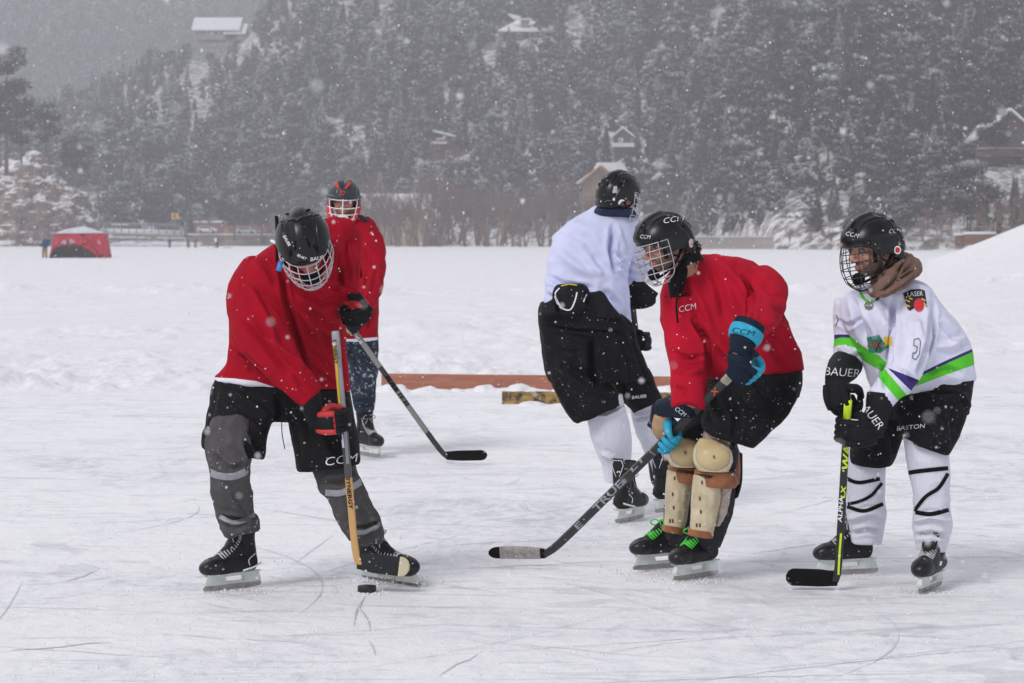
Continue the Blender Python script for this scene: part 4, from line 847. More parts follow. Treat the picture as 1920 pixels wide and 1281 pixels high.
def poly_on(poly, bvhs, mat_, parent, name='emblem', lift=.003):
    bm = bmesh.new(); vs = [bm.verts.new((x, y, 0)) for x, y in poly]; bm.faces.new(vs)
    bmesh.ops.triangulate(bm, faces=bm.faces); bm.verts.index_update(); p = [tuple(v.co[:2]) for v in bm.verts]; f = [tuple(v.index for v in q.verts) for q in bm.faces]; bm.free(); p, f = refine(p, f); return decal_mesh(name, p, f, bvhs, mat_, parent, lift)

# ---------------------------------------------------------------- helmet
def helmet(fig, shell=M_blk2, cage_m=None, style='hockey', vents=True, wire=.0021):
    c, M, k = fig.head; T = lambda p: (c+(np.atleast_2d(p)*k)@M.T); T1 = lambda p: T(p)[0]
    na, ne = 180, 64; az = np.linspace(-math.pi, math.pi, na, endpoint=False); A_ = np.abs(az)/math.pi*180
    rim = np.interp(A_, [0, 35, 60, 75, 95, 112, 125, 150, 180], [13, 11, 3, -14, -10, -16, -30, -36, -36])*math.pi/180
    if style == 'lacrosse': vents = False
    if style == 'lacrosse': rim = np.interp(A_, [0, 40, 70, 100, 180], [6, 4, -18, -28, -32])*math.pi/180
    E = rim[:, None]+(math.pi/2-rim[:, None])*np.linspace(0, 1, ne)[None, :]; AZ = np.repeat(az[:, None], ne, 1); ca, sa, ce, se = np.cos(AZ), np.sin(AZ), np.maximum(np.cos(E), 0), np.sin(E)
    x = np.where(ca > 0, .141, .145)*ce*ca; y = .115*np.sign(sa)*np.abs(sa)**.92*ce**.9; z = .141*np.sign(se)*np.abs(se)**.93+.004
    d = np.zeros_like(x); gr = lambda q, w, a: -a*np.exp(-(q/w)**2)
    if style == 'hockey':
        d += -.0115*(1-1/(1+np.exp(-(z-(.052+.05*np.clip(-x, 0, .1)))/.0016)))*smooth(-.10, -.06, x)      # ledge above the inset brow band
        d += .010*np.exp(-((np.abs(y)-.0)/.030)**4)*smooth(.055, .075, z)                                   # raised centre ridge
        d += gr(np.abs(y)-.060-.15*(z-.1), .0035, .0075)*smooth(.055, .07, z); d += gr(x+.012+.5*np.abs(y)-.25*(z-.1), .0034, .0085)*smooth(.055, .065, z); d += .005*smooth(-.02, -.012, x+.012+.5*np.abs(y)-.25*(z-.1)-.02+.02)
        d += gr(np.abs(y)-.088, .008, .009)*smooth(-.01, -.05, x)*smooth(-.02, .01, z)*smooth(.09, .07, z); d += gr(z+.012-.2*x, .005, .007)*smooth(-.06, -.09, x)
    else:
        d += .006*np.exp(-((np.abs(y)-.045)/.014)**2)*(z > .05); d += gr(y, .010, .007)*(x > -.02)*(z > .09); d += gr(np.abs(y)-.085-.2*x, .006, .006)
        d += .014*np.exp(-((z-.03)/.010)**2)*(x > .03)
    nrm = np.stack([x, y, z], -1); nrm /= np.linalg.norm(nrm, axis=-1)[..., None]; v = np.stack([x, y, z], -1)+nrm*d[..., None]; inn = v[:, 0]-nrm[:, 0]*.016
    vv = np.concatenate([v.reshape(-1, 3), inn]); f = []
    for i in range(na):
        j = (i+1) % na
        for e in range(ne-1): f.append((i*ne+e, j*ne+e, j*ne+e+1, i*ne+e+1))
        f.append((i*ne, na*ne+i, na*ne+j, j*ne))
    g = G(); g.add(T(vv), f); h = build('helmet', g, shell, fig.t); hb = BVHTree.FromPolygons(T(vv).tolist(), f); fig.hb = hb; fig.helmet = h
    g = G(); v2 = np.concatenate([v[:, 0]-nrm[:, 0]*.004, v[:, 3]*.93]); v2[na:] = (v.reshape(na, ne, 3)[:, 12]*.9); g.add(T(v2), [(i, (i+1) % na, na+(i+1) % na, na+i) for i in range(na)]); build('padding', g, M_mat, h)
    def on(az_, e_, lift=.0): 
        i = int(round((az_/360+.5)*na)) % na; j = int(np.clip((R(e_)-rim[i])/(math.pi/2-rim[i])*(ne-1), 0, ne-1)); return v[i, j]+nrm[i, j]*lift, nrm[i, j]
    if vents:
        for (a_, e_, L_, w_) in ((18, 52, .020, .005), (-18, 52, .020, .005), (30, 38, .016, .006), (-30, 38, .016, .006), (150, 50, .020, .006), (-150, 50, .020, .006), (128, 28, .018, .007), (-128, 28, .018, .007), (165, 20, .016, .007), (-165, 20, .016, .007), (48, 17, .012, .0045), (-48, 17, .012, .0045), (60, 16, .012, .0045), (-60, 16, .012, .0045)):
            p, n_ = on(a_, e_); tn = unit(np.cross(n_, (0, 0, 1))); up = np.cross(n_, tn); g = G(); sphere(g, T1(p), (L_*1.15*k, w_*1.35*k, .0038*k), 0, 12, 7, rot=M@np.stack([up, tn, n_], 1)); build('vent', g, M_mat, h)
    # ear guards and straps
    g = G()
    for s in (-1, 1):
        if style == 'hockey':
            a = np.linspace(0, 2*math.pi, 15); tube(g, T(np.stack([-.006+.036*np.cos(a), s*(.092+.004*np.cos(a)), -.012+.042*np.sin(a)], -1)), .0055, 6, flat=.7)
            tube(g, T([(.03, s*.094, .03), (.05, s*.094, -.01), (.052, s*.090, -.05)]), .009, 6, flat=.4, k=3)
        tube(g, T([(-.03, s*.09, -.03), (.0, s*.083, -.07), (.05, s*.055, -.11), (.085, s*.02, -.128)]), .006, 6, flat=.4, k=4)
        tube(g, T([(-.10, s*.07, -.05), (-.05, s*.082, -.07), (.0, s*.081, -.085)]), .005, 6, flat=.4, k=4)
    build('chin_strap', g, M_mat, h)
    g = G(); sphere(g, T1((.098, 0, -.112)), (.022, .040, .028), 0, 14, 9, rot=M); build('chin_cup', g, M_white if style == 'lacrosse' else M_mat, h)
    g = G(); zl = [.038, 0., -.04, -.08, -.118, -.150, -.166]; RX = [.122, .138, .147, .148, .138, .112, .085]; RY = [.105, .110, .110, .104, .090, .066, .040]
    def cg(a_, z_): rx, ry = np.interp(-z_, [-q for q in zl], RX), np.interp(-z_, [-q for q in zl], RY); return (.015+rx*math.cos(R(a_)), ry*math.sin(R(a_)), z_)
    if style == 'hockey':
        hz_ = [.034, .002, -.032, -.066, -.100, -.132, -.158]; am = [84, 84, 84, 82, 80, 78, 70]
        for z_, a_ in zip(hz_, am): tube(g, T([cg(q, z_) for q in np.linspace(-a_, a_, 15)]), wire, 5)
        for a_ in (-84, -62, -42, -21, 0, 21, 42, 62, 84): tube(g, T([cg(a_*(1 if z_ > -.1 else .96), z_) for z_ in np.linspace(.034, -.160 if abs(a_) < 80 else -.10, 10)]), wire, 5)
        tube(g, T([cg(84, -.10), cg(78, -.132), cg(50, -.160), cg(0, -.163), cg(-50, -.160), cg(-78, -.132), cg(-84, -.10)]), wire*1.3, 5, k=4)
    else:
        for z_, a_ in ((.02, 80), (-.035, 80), (-.078, 76), (-.112, 62)): tube(g, T([cg(q, z_-.008*math.cos(R(q))) for q in np.linspace(-a_, a_, 17)]), wire, 6)
        for a_ in (-58, 0, 58): tube(g, T([cg(a_*(1+z_*1.5), z_) for z_ in np.linspace(.02, -.118 if a_ == 0 else -.14, 9)]), wire, 6)
        tube(g, T([cg(80, .02), cg(82, -.05), cg(70, -.11), cg(40, -.145), cg(0, -.15), cg(-40, -.145), cg(-70, -.11), cg(-82, -.05), cg(-80, .02)]), wire*1.2, 6, k=4)
        r_ = G()
        for s in (-1, 1): tube(r_, T([(.03, s*.10, .0), (.055, s*.092, -.07), (.085, s*.06, -.125), (.10, s*.02, -.148)]), [.016, .022, .022, .016], 8, flat=.4, k=4)
        build('jaw_guard', r_, M_rglove, h)
    build('cage', g, cage_m, h); return h

# ---------------------------------------------------------------- skate
def skate(fig, org, heading, roll=0, pitch=0, lace=M_lace, scale=1.0, parent=None, loops=True, accent=None, low=False):
    """org: point on the ice under mid blade; heading deg (0 = +x, 90 = away)"""
    Mx = (Matrix.Rotation(R(heading), 3, 'Z') @ Matrix.Rotation(R(roll), 3, 'X') @ Matrix.Rotation(R(pitch), 3, 'Y')); Mx = np.array(Mx)*scale; o = np.array(tuple(org)); T = lambda p: o+np.atleast_2d(p)@Mx.T
    def TG(g): 
        for i in range(len(g.v)): g.v[i] = T(g.v[i])
        return g
    g = G(); tube(g, [(-.105, 0, .112), (-.03, 0, .112), (.05, 0, .108), (.122, 0, .100)], [.040, .043, .047, .041], 16, 0, 4, 1.05)
    tube(g, [(-.078, 0, .10), (-.068, 0, .16), (-.060, 0, .215), (-.066, 0, .275)], [.045, .046, .047, .052], 18, 0, 4, .86, up=(1, 0, 0)); tube(g, [(.07, 0, .115), (.02, 0, .150), (-.03, 0, .185)], [.038, .043, .046], 14, 0, 3, .85)
    v, f, nn = remesh(g, .0048, 5); v[:, 2] = np.maximum(v[:, 2], .071); v += nn*(fbm(v*30, 3, 3)*.0012)[:, None]
    b = build('skate', (T(v), f), M_boot, parent or fig.t); bv = BVHTree.FromPolygons(T(v).tolist(), f.tolist()); fig.surf.append(bv)
    g = G(); tube(g, [(.080, 0, .108), (.10, 0, .106), (.125, 0, .101), (.146, 0, .096), (.160, 0, .091), (.166, 0, .088)], [.0485, .0480, .0445, .036, .023, .008], 24, 0, 4, .80, up=(0, 1, 0), pw=2.3); q = g.v[0]; q[:, 2] = np.maximum(q[:, 2], .069); q[:, 0] = np.maximum(q[:, 0], .086); build('toe_cap', TG(g), M_toe, b)
    g = G(); n = 9; pr = [(-.118, .135), (-.095, .200), (-.108, .262)]
    tube(g, [(.030, 0, .175), (-.002, 0, .225), (-.006, 0, .275), (.014, 0, .315)], [.030, .036, .040, .036], 12, 0, 4, .25, up=(0, 1, 0)); (build('tongue', TG(g), M_boot, b) if not low else None)
    g = G(); inst = cr(np.array([(.078, 0, .150), (.045, 0, .171), (.012, 0, .196), (-.010, 0, .226), (-.014, 0, .256)]), 3)[:, :]; inst = inst[:len(inst)-4] if low else inst; m_ = len(inst)
    for i in range(0, m_-1):
        a, c_ = inst[i], inst[i+1]; s = 1 if i % 2 else -1; w = .030
        for sg in (1, -1): tube(g, [(a[0]-.006, sg*w*1.15, a[2]-.016), (a[0]+.001, sg*w*.7, a[2]-.001), ((a[0]+c_[0])/2+.004, 0, (a[2]+c_[2])/2+.004), (c_[0]+.001, -sg*w*.7, c_[2]-.001)], .0050 if low else .0038, 5, 0, 3, .6)
    if loops:
        t_ = inst[-2]
        for sg in (1, -1): tube(g, [t_+(.004, 0, 0), t_+(.022, sg*.022, .012), t_+(.034, sg*.042, -.002), t_+(.020, sg*.030, -.014), t_+(.006, 0, -.002)], .0030, 5, 0, 4); tube(g, [t_+(.006, 0, 0), t_+(.024, sg*.012, -.02), t_+(.028, sg*.026, -.045)], .0028, 5, 0, 4)
    build('laces', TG(g), lace, b)
    g = G(); th = (0, .022, 0); pz = lambda poly, t=.022: prism(g, poly, (0, 0, 0), (1, 0, 0), (0, 0, 1), (0, t, 0))
    pz([(.030, .066), (.138, .066), (.152, .036), (.146, .0235), (.024, .0235), (.040, .040), (.046, .054)]); pz([(-.128, .066), (-.040, .066), (-.050, .052), (-.052, .0235), (-.142, .0235), (-.140, .034)]); pz([(-.0525, .036), (.031, .036), (.0245, .0235), (-.0525, .0235)], .018); pz([(-.041, .0655), (.031, .0655), (.044, .056), (-.048, .056)], .020)
    pz([(-.132, .0725), (.142, .0725), (.138, .0662), (-.128, .0662)], .052)
    hd = build('blade_holder', TG(g), M_holder, b, False, bevel=.002)
    g = G(); prism(g, [(-.142, .024), (.146, .024), (.158, .014), (.152, .004), (.10, 0), (-.10, 0), (-.140, .004), (-.150, .014)], (0, 0, 0), (1, 0, 0), (0, 0, 1), (0, .0045, 0)); build('runner', TG(g), M_steel, b, False)
    if accent == 'tendon':   # black guard standing up behind the ankle
        g = G(); tube(g, [(-.118, 0, .20), (-.116, 0, .27), (-.120, 0, .335)], [.030, .036, .030], 12, 0, 4, .22, up=(0, 1, 0)); build('tendon_guard', TG(g), M_blk2, b)
        g = G()
        for (p_, q_) in (((-.1262, -.024, .325), (-.1262, .024, .325)), ((-.1262, .024, .325), (-.1258, .034, .30)), ((-.1258, .034, .30), (-.1240, .010, .24)), ((-.1262, -.024, .325), (-.1258, -.034, .30)), ((-.1258, -.034, .30), (-.1240, -.010, .24))): tube(g, [p_, q_], .0018, 5)
        build('white_piping', TG(g), M_white, b)
    if accent in ('stripe', 'tendon'):
        g = G()
        for sg in (1, -1):
            tube(g, [(-.124, sg*.034, .105), (-.08, sg*.046, .092), (-.02, sg*.046, .080)], .0045, 6, 0, 4, .4); tube(g, [(-.085, sg*.046, .15), (-.05, sg*.047, .125), (-.055, sg*.046, .10)], .002, 5, 0, 4)
        build('side_stripe', TG(g), M_white, b)
    # real foot inside
    tube(fig.body, T([(-.08, 0, .11), (0, 0, .108), (.09, 0, .10)]), [.028, .030, .027], 12); tube(fig.body, T([(-.07, 0, .11), (-.06, 0, .2), (-.062, 0, .28)]), .028, 12)
    return b, T

# ---------------------------------------------------------------- glove
def glove(fig, Pc, u, n, W, back, fingers, cuff_m, palm=M_tanp, band=None, k=1.0, thumb=True, parent=None, stick_r=.016, tint=None, cuff_r=.060, clen=1.0, skew=0.0, rolls_m=None):
    Pc, W = np.array(tuple(Pc)), np.array(tuple(W)); u = unit(u); n = np.array(n, float); n = unit(n-u*np.dot(n, u)); m = np.cross(u, n)
    if np.dot(W-Pc, m) < 0: m = -m
    q = lambda a, b, c: Pc+(u*a+n*b+m*c)*k          # along stick, outwards (back of hand), towards wrist
    rolls = []; g = G(); wr = q(skew, .050, .085); tube(g, [q(0, .046, -.012), q(0, .054, .03), wr], [.030*k, .034*k, .030*k], 14, 0, 3, 1.35, up=n)
    for i, a in enumerate((-.036, -.012, .012, .036)):      # padded rolls over the back of the hand
        gr_ = G(); rolls.append(gr_); tube(gr_, [q(a, .058, -.018), q(a, .068, .014), q(a*.95, .070, .042), q(a*.9, .066, .070)], [.0125*k, .0145*k, .014*k, .011*k], 8, 0, 3)
    o = build('glove', g, back, parent or fig.t)
    for gr_ in rolls: build('padding_roll', gr_, rolls_m or back, o)
    for i, a in enumerate((-.036, -.0125, .0115, .035)):
        r = (.0125, .0138, .0142, .013)[i]*k; L_ = (.88, 1.0, 1.04, .97)[i]; R_ = stick_r+.016; g = G(); pts = []
        for ang in (-8, 38, 82, 128, 172, 205): aa = R(ang*L_); rad = R_+(.030*max(0, 1-ang/55) if ang < 55 else 0); pts.append(q(a+.004*math.sin(ang*.02+i), rad*math.cos(aa), -rad*math.sin(aa)*1.08))
        tube(g, pts, [r*1.0, r*1.08, r*.98, r*1.05, r*.98, r*.7], 9, 0, 3); sphere(g, pts[-1], r*.72, 0, 9, 7)
        sphere(g, (pts[0]*.35+pts[1]*.65), r*1.2, 0, 9, 7); sphere(g, (pts[2]*.5+pts[3]*.5), r*1.13, 0, 9, 7); build('finger', g, fingers, o)
    if thumb:
        g = G(); R_ = stick_r+.018; pts = [q(.030, .050, .050), q(.050, .040, .040), q(.056, .010, .038), q(.050, -.016, .030), q(.044, -.034, .012)]; tube(g, pts, [.017*k, .0175*k, .017*k, .0155*k, .011*k], 9, 0, 3); sphere(g, pts[-1], .011*k, 0, 9, 7); build('thumb', g, fingers if tint is None else tint, o)
    g = G(); tube(g, [q(0, .022, -.012), q(0, .028, .03), q(skew*.8, .038, .07)], [.023*k, .026*k, .024*k], 12, 0, 3, 1.4, up=n); build('palm', g, palm, o)
    d = unit(W-wr); g = G(); Lc = max(.075*k, float(np.linalg.norm(W-wr))+.02*k); clen = Lc/(.105*k); tube(g, [wr-d*.012*k, wr+d*.03*k*clen, wr+d*.075*k*clen, wr+d*.105*k*clen], [.036*k, (cuff_r-.012)*k, cuff_r*k, (cuff_r+.002)*k], 20, 0, 4, .84, up=n if abs(np.dot(n, d)) < .9 else u); cf = build('cuff', g, cuff_m, o)
    if band is not None:
        g = G(); tube(g, [wr+d*.042*k*clen, wr+d*.060*k*clen, wr+d*.082*k*clen], [(cuff_r-.003)*k, (cuff_r+.0045)*k, (cuff_r+.0045)*k], 20, 0, 3, .86, up=n if abs(np.dot(n, d)) < .9 else u); build('cuff_band', g, band, cf)
    bv = BVHTree.FromPolygons(np.concatenate([np.empty((0, 3)), G.V(g)]).tolist(), g.f)
    bs = []
    for ob in (o, cf):
        me = ob.data; org = origin(ob); bs.append(BVHTree.FromPolygons([tuple(np.array(v_.co)+org) for v_ in me.vertices], [tuple(p.vertices) for p in me.polygons]))
    if band is not None: bs.append(bv)
    sphere(fig.body, q(0, .04, .03), (.02, .03, .03)); tube(fig.body, [q(0, .04, .03), wr, W], [.022*k, .026*k, .034*k], 10)
    fg = fig.body
    for a in (-.03, -.01, .01, .03): tube(fg, [q(a, .045, .02), q(a, .046, -.01), q(a, .02, -.034)], [.008, .008, .007], 6)
    return o, bs

# ---------------------------------------------------------------- stick
def stick(label, top, heel, toe, w=.030, th=.019, bands=(), base=(.012, .012, .013), blade_m=None, blade_h=.070, blade_tip=None, tape=None, group='hockey sticks held by the players', loc=None, rad=.05, grip_m=None):
    top, heel, toe = [np.array(tuple(p)) for p in (top, heel, toe)]; ax = unit(top-heel); bd = unit(toe-heel); nrm = unit(np.cross(ax, bd)); wv = np.cross(nrm, ax)
    if np.dot(wv, bd) < 0: wv = -wv
    up = unit(np.cross(bd, nrm)); 
    if up[2] < 0: up = -up
    t = thing('hockey_stick', label, 'hockey stick', tuple(top), group)
    hl = heel+up*.0
    pts = [top, top*.3+heel*.7, heel+ax*rad*2.2, heel+ax*rad*.9+bd*.004, heel+bd*.012+up*.012]
    g = G(); Ls = np.array([np.array(p) for p in pts]); C = cr(Ls, 6); A = []; B = []; n = len(C)
    for i, c in enumerate(C):
        A.append(wv*w/2); B.append(nrm*th/2*(1 if i < n*.6 else np.interp(i, [n*.6, n-1], [1, .5])))
    skin_rings(g, C, np.array(A), np.array(B), 16, 0, 5)
    m, nt, b = nodes_of('stick_shaft'); at = N(nt, 'ShaderNodeAttribute', _attribute_name='s'); c = None
    col = tuple(base)
    c = ramp(nt, noise_n(nt, 60, 3), [(.3, tuple(x*.8 for x in col)), (.7, tuple(x*1.2 for x in col))])
    for (s0, s1, cc) in bands:
        c = mix_c(nt, math_n(nt, 'MULTIPLY', math_n(nt, 'GREATER_THAN', at.outputs['Fac'], s0), math_n(nt, 'LESS_THAN', at.outputs['Fac'], s1)), c, cc)
    L(nt, c, b.inputs['Base Color']); b.inputs['Roughness'].default_value = .4
    v = g.V(); s = (v-top)@(-ax); sh = build('shaft', g, m, t, True, attrs={'s': s}); fs = BVHTree.FromPolygons(v.tolist(), g.f)
    # blade: closed slab with rounded toe and slight curve
    n = 26; Lb = np.linalg.norm(toe-heel); xs = np.linspace(0, 1, n); g = G(); C = []; A = []; B = []
    for x in xs:
        h = blade_h*(.80+.2*min(1, x*3))*math.sqrt(max(1-max(0, (x-.84)/.165)**2, .02)); cv = .035*x*x; zc = blade_h*.5*(1)+.012*x*x*0
        C.append(heel+bd*Lb*x+up*(zc-blade_h*.12)+nrm*cv*.5); A.append(up*h/2); B.append(nrm*(.0045*(1.4-.6*x)))
    skin_rings(g, np.array(C), np.array(A), np.array(B), 14, 0, 6); bl = build('blade', g, blade_m or M_mat, t, True); bb = BVHTree.FromPolygons(g.V().tolist(), g.f)
    if tape:
        (a0, a1, tm) = tape; g = G(); I = [i for i, x in enumerate(xs) if a0 <= x <= a1]; skin_rings(g, np.array(C)[I], np.array(A)[I]*1.03, np.array(B)[I]*1.45, 14, 0, 6); build('blade_tape', g, tm, bl)
    g = G(); skin_rings(g, np.array([top+ax*.012, top+ax*.010, top-ax*.02, top-ax*.10]), np.array([wv*w*.45, wv*w*.55, wv*w*.55, wv*w*.53]), np.array([nrm*th*.45, nrm*th*.6, nrm*th*.6, nrm*th*.56]), 14, 0, 4); build('grip_tape', g, grip_m or mk('grip_tape', (.50, .44, .30), .85, .2, 60), t)
    return t, sh, bl, [fs], [bb]
# ================================================================ PLAYER 1: red jersey, front left, bent over the puck
M_pant = mk('grey_trousers', (.085, .080, .082), .85, .15, 14, 350, .3, .002, spec=.12, snow=.3, snow_s=80)
M_clear = mk('clear_tape', (.30, .30, .33), .35, .15, 50)
M_wirew = mk('pale_wire', (.62, .62, .64), .35, .1, 60, metal=.2); M_wireg = mk('grey_wire', (.50, .50, .52), .3, .1, 60, metal=.4); M_wirek = mk('black_wire', (.02, .02, .022), .35, .1, 60)
def hem_mat(name, col, line=(.78, .78, .86), pos=-3.2):
    m, nt, b = nodes_of(name); at = N(nt, 'ShaderNodeAttribute', _attribute_name='hem'); c = ramp(nt, noise_n(nt, 9, 4), [(.3, tuple(q*.88 for q in col)), (.7, tuple(q*1.1 for q in col))])
    c = mix_c(nt, math_n(nt, 'GREATER_THAN', at.outputs['Fac'], pos), c, line); L(nt, c, b.inputs['Base Color']); b.inputs['Roughness'].default_value = .85; b.inputs['Specular IOR Level'].default_value = .12
    bump(nt, b, noise_n(nt, 900, 2), .25, .0015); return m
def hem_attr(line):
    X = [p[0] for p in line]; Yl = [p[1] for p in line]
    def f(v): pp = proj(v); return {'hem': pp[:, 1]-np.interp(pp[:, 0], X, Yl)}
    return f
p1 = Fig('person in red jersey and grey trousers bent over the puck in front', P(560, 1105, 10.15))
A1 = dict(arm=[(496, 508, 10.16, 46), (474, 560, 10.08, 50), (492, 628, 9.98, 50), (528, 682, 9.92, 38), (560, 718, 9.9, 31), (584, 745, 9.9, 25)], arm2=[(585, 480, 10.15, 44), (632, 444, 10.2, 42), (650, 468, 10.2, 27), (653, 510, 10.12, 22), (652, 553, 10.05, 20.5)])
T1 = [(520, 455, 612, 436, 10.12, .07), (488, 476, 640, 448, 10.12, .13), (445, 520, 648, 495, 10.13, .17), (432, 580, 648, 560, 10.15, .185), (430, 640, 646, 632, 10.22, .18), (424, 680, 650, 690, 10.28, .185), (403, 712, 657, 732, 10.32, .195)]
g = G(); loft(g, T1); limb(g, A1['arm']); limb(g, A1['arm2'])
st = [([(527, 500), (535, 560), (560, 640), (575, 690)], 5, -7), ([(545, 560), (575, 600), (600, 640)], 7, 3), ([(560, 545), (600, 570), (640, 560)], 6, -3), ([(470, 540), (500, 600), (520, 650)], 7, 3.5), ([(450, 600), (490, 640), (540, 700)], 5, -3.5), ([(432, 652), (460, 668), (500, 700)], 4, -4), ([(436, 640), (452, 655), (470, 690)], 5, 3), ([(600, 620), (625, 660), (640, 700)], 6, -3), ([(560, 660), (600, 690), (640, 720)], 6, 3), ([(550, 700), (570, 730)], 4, -2), ([(510, 640), (545, 668), (590, 700)], 4, 2.5), ([(640, 470), (636, 500), (640, 530)], 4, -4), ([(650, 450), (660, 490), (662, 530)], 4, 2), ([(615, 520), (640, 540), (650, 548)], 4, 2.5), ([(478, 480), (500, 500), (520, 540)], 5, -3), ([(580, 580), (610, 610), (650, 620)], 8, -3)]
m_h1 = hem_mat('red_jersey_white_hem', (.355, .003, .016)); hem1 = [(403, 711), (440, 713), (480, 718), (520, 731), (560, 742), (600, 742), (657, 737)]
# the sleeve keeps its own colour: move it out of the hem test
def a1(v):
    d = hem_attr(hem1)(v)['hem']; c3 = np.array([tuple(P(*q[:3])) for q in A1['arm']]); dist = np.min(np.linalg.norm(v[:, None]-cr(c3, 4)[None], axis=2), 1); d[(dist < .115) & (v[:, 1] < 10.08)] = -50
    e = np.linalg.norm(v-np.array(tuple(P(*A1['arm'][-1][:3]))), axis=1); return {'hem': d}
j1 = garment(p1, 'jersey', g, m_h1, .006, 3, st, .0045, (7, 7, 5), 3, attrs=a1); js1 = [p1.surf[-1]]
loft(p1.body, T1, sc=.68); limb(p1.body, A1['arm'], sc=.52); limb(p1.body, A1['arm2'], sc=.52)
S1 = [(403, 712, 657, 730, 10.32, .19), (396, 745, 662, 765, 10.32, .19), (400, 780, 655, 790, 10.3, .17)]
L1a = [(400, 722, 535, 735, 10.32, .17), (391, 765, 520, 765, 10.22, .165), (383, 800, 503, 805, 10.12, .16), (379, 826, 497, 845, 10.08, .15), (380, 838, 495, 860, 10.07, .145)]; L1b = [(525, 740, 656, 730, 10.34, .17), (538, 785, 664, 780, 10.28, .16), (550, 830, 670, 825, 10.22, .145), (557, 868, 676, 855, 10.18, .14), (559, 882, 677, 867, 10.18, .138)]
g = G(); loft(g, S1); loft(g, L1a); loft(g, L1b)
sh1 = garment(p1, 'shorts', g, M_blk, .007, 3, [([(405, 730), (395, 780), (388, 820)], 5, -3), ([(520, 745), (525, 775), (522, 790)], 6, -6), ([(440, 740), (470, 760), (510, 790)], 7, 4), ([(470, 790), (490, 820), (494, 855)], 5, 3), ([(560, 770), (570, 820), (575, 860)], 6, 3), ([(383, 822), (410, 806), (450, 812), (480, 835), (496, 856)], 4, -5), ([(600, 780), (620, 830), (640, 860)], 6, -3)], .005, (6, 6, 5), 4); ss1 = [p1.surf[-1]]
loft(p1.body, S1, sc=.68); loft(p1.body, L1a, sc=.68); loft(p1.body, L1b, sc=.68)
K1a = [(434, 800, 10.05, 38), (431, 832, 10.0, 42), (430, 868, 9.99, 40), (430, 900, 10.03, 36), (437, 940, 10.1, 36), (444, 972, 10.13, 33), (448, 985, 10.14, 31)]; K1b = [(618, 850, 10.27, 36), (632, 892, 10.19, 40), (652, 930, 10.16, 37), (672, 970, 10.18, 36), (686, 998, 10.18, 31)]
g = G(); limb(g, K1a); limb(g, K1b)
for cx, cy, Y, rr_ in ((449, 985, 10.14, 37), (689, 1003, 10.22, 31)):
    tube(g, [P(cx-2, cy-14, Y), P(cx+1, cy, Y), P(cx+3, cy+16, Y)], [rr_*Y/F*.95, rr_*Y/F*1.02, rr_*Y/F*.86], 20, 0, 4)
pn = garment(p1, 'trousers', g, M_pant, .005, 2, [([(395, 850), (430, 880), (465, 868)], 5, -3), ([(400, 905), (425, 925), (450, 960)], 6, 3), ([(460, 830), (470, 860), (466, 890)], 4, -3), ([(415, 968), (450, 974), (484, 966)], 3.5, -5), ([(415, 990), (440, 1000), (470, 985)], 4, 3), ([(610, 900), (640, 905), (665, 880)], 5, -3), ([(660, 920), (690, 960), (705, 985)], 5, 2.5), ([(655, 990), (685, 988), (718, 975)], 3.5, -5), ([(640, 920), (660, 960), (670, 990)], 5, -2)], .005, (12, 12, 8), 6); ps1 = [p1.surf[-1]]
limb(p1.body, K1a, sc=.66); limb(p1.body, K1b, sc=.66)
band_on([(390, 884), (410, 892), (440, 893), (474, 878)], 13, ps1, M_clear, pn, 'shin_tape', .004); band_on([(412, 968), (440, 980), (478, 966)], 9, ps1, M_clear, pn, 'shin_tape', .004)
band_on([(610, 924), (640, 924), (670, 908), (690, 892)], 12, ps1, M_clear, pn, 'shin_tape', .004); band_on([(660, 1000), (690, 996), (714, 982)], 9, ps1, M_clear, pn, 'shin_tape', .004)
skate(p1, P(437, 1104, 6664/(1104-HZ)), 180+42, 0, 0, scale=.98, accent='stripe'); 
skate(p1, P(733, 1092, 10.31), -33, 30, 4, scale=1.0)
c1 = P(571, 458, 9.88); head_geo(p1, c1, frame((.16, -.58, -.80), (-.10, -.80, .58)), 1.0, P(560, 470, 10.08)); helmet(p1, M_blk2, M_wirew)
g = G(); a = np.linspace(0, 2*math.pi, 25); C = P(548, 470, 10.02); tube(g, [C+Vector((.085*math.cos(t), .07*math.sin(t), .03*math.cos(t)*-1+.01)) for t in a], .007, 8, cap=False); build('collar', g, mk('collar_white', (.72, .74, .85), .8, .05), j1)
text_on('BAUER', 598, 484, 7, [p1.hb], M_white, p1.helmet, 10, 32, .2); text_on('BAUER', 538, 452, 6, [p1.hb], M_white, p1.helmet, -62, 22, .2); text_on('RE-AKT', 566, 482, 5, [p1.hb], M_white, p1.helmet, -25, 18, .2)
text_on('CCM', 640, 862, 15, ss1, M_white, sh1, 8, 60, .3, -.008)
g = G(); tube(g, [P(519, 492, 9.86), P(520, 430, 9.9), P(518, 405, 9.92)], [.006, .008, .007], 6, 0, 3, .3); build('strap', g, M_mat, p1.helmet)
g = G(); tube(g, [P(527, 490, 9.81), P(522, 508, 9.80)], [.010, .011], 6, 0, 1, .4); build('side_clip', g, mk('blue_clip', (.03, .22, .55), .5, .1), p1.helmet)
g = G(); tube(g, [P(528, 792, 10.12), P(529, 815, 10.1), P(534, 842, 10.08)], .0022, 5, 0, 3); build('drawstring', g, M_mat, sh1)
m_wood = wood('stick_wood', (.45, .22, .07), (.66, .40, .16), 0, (30, 30, 3))
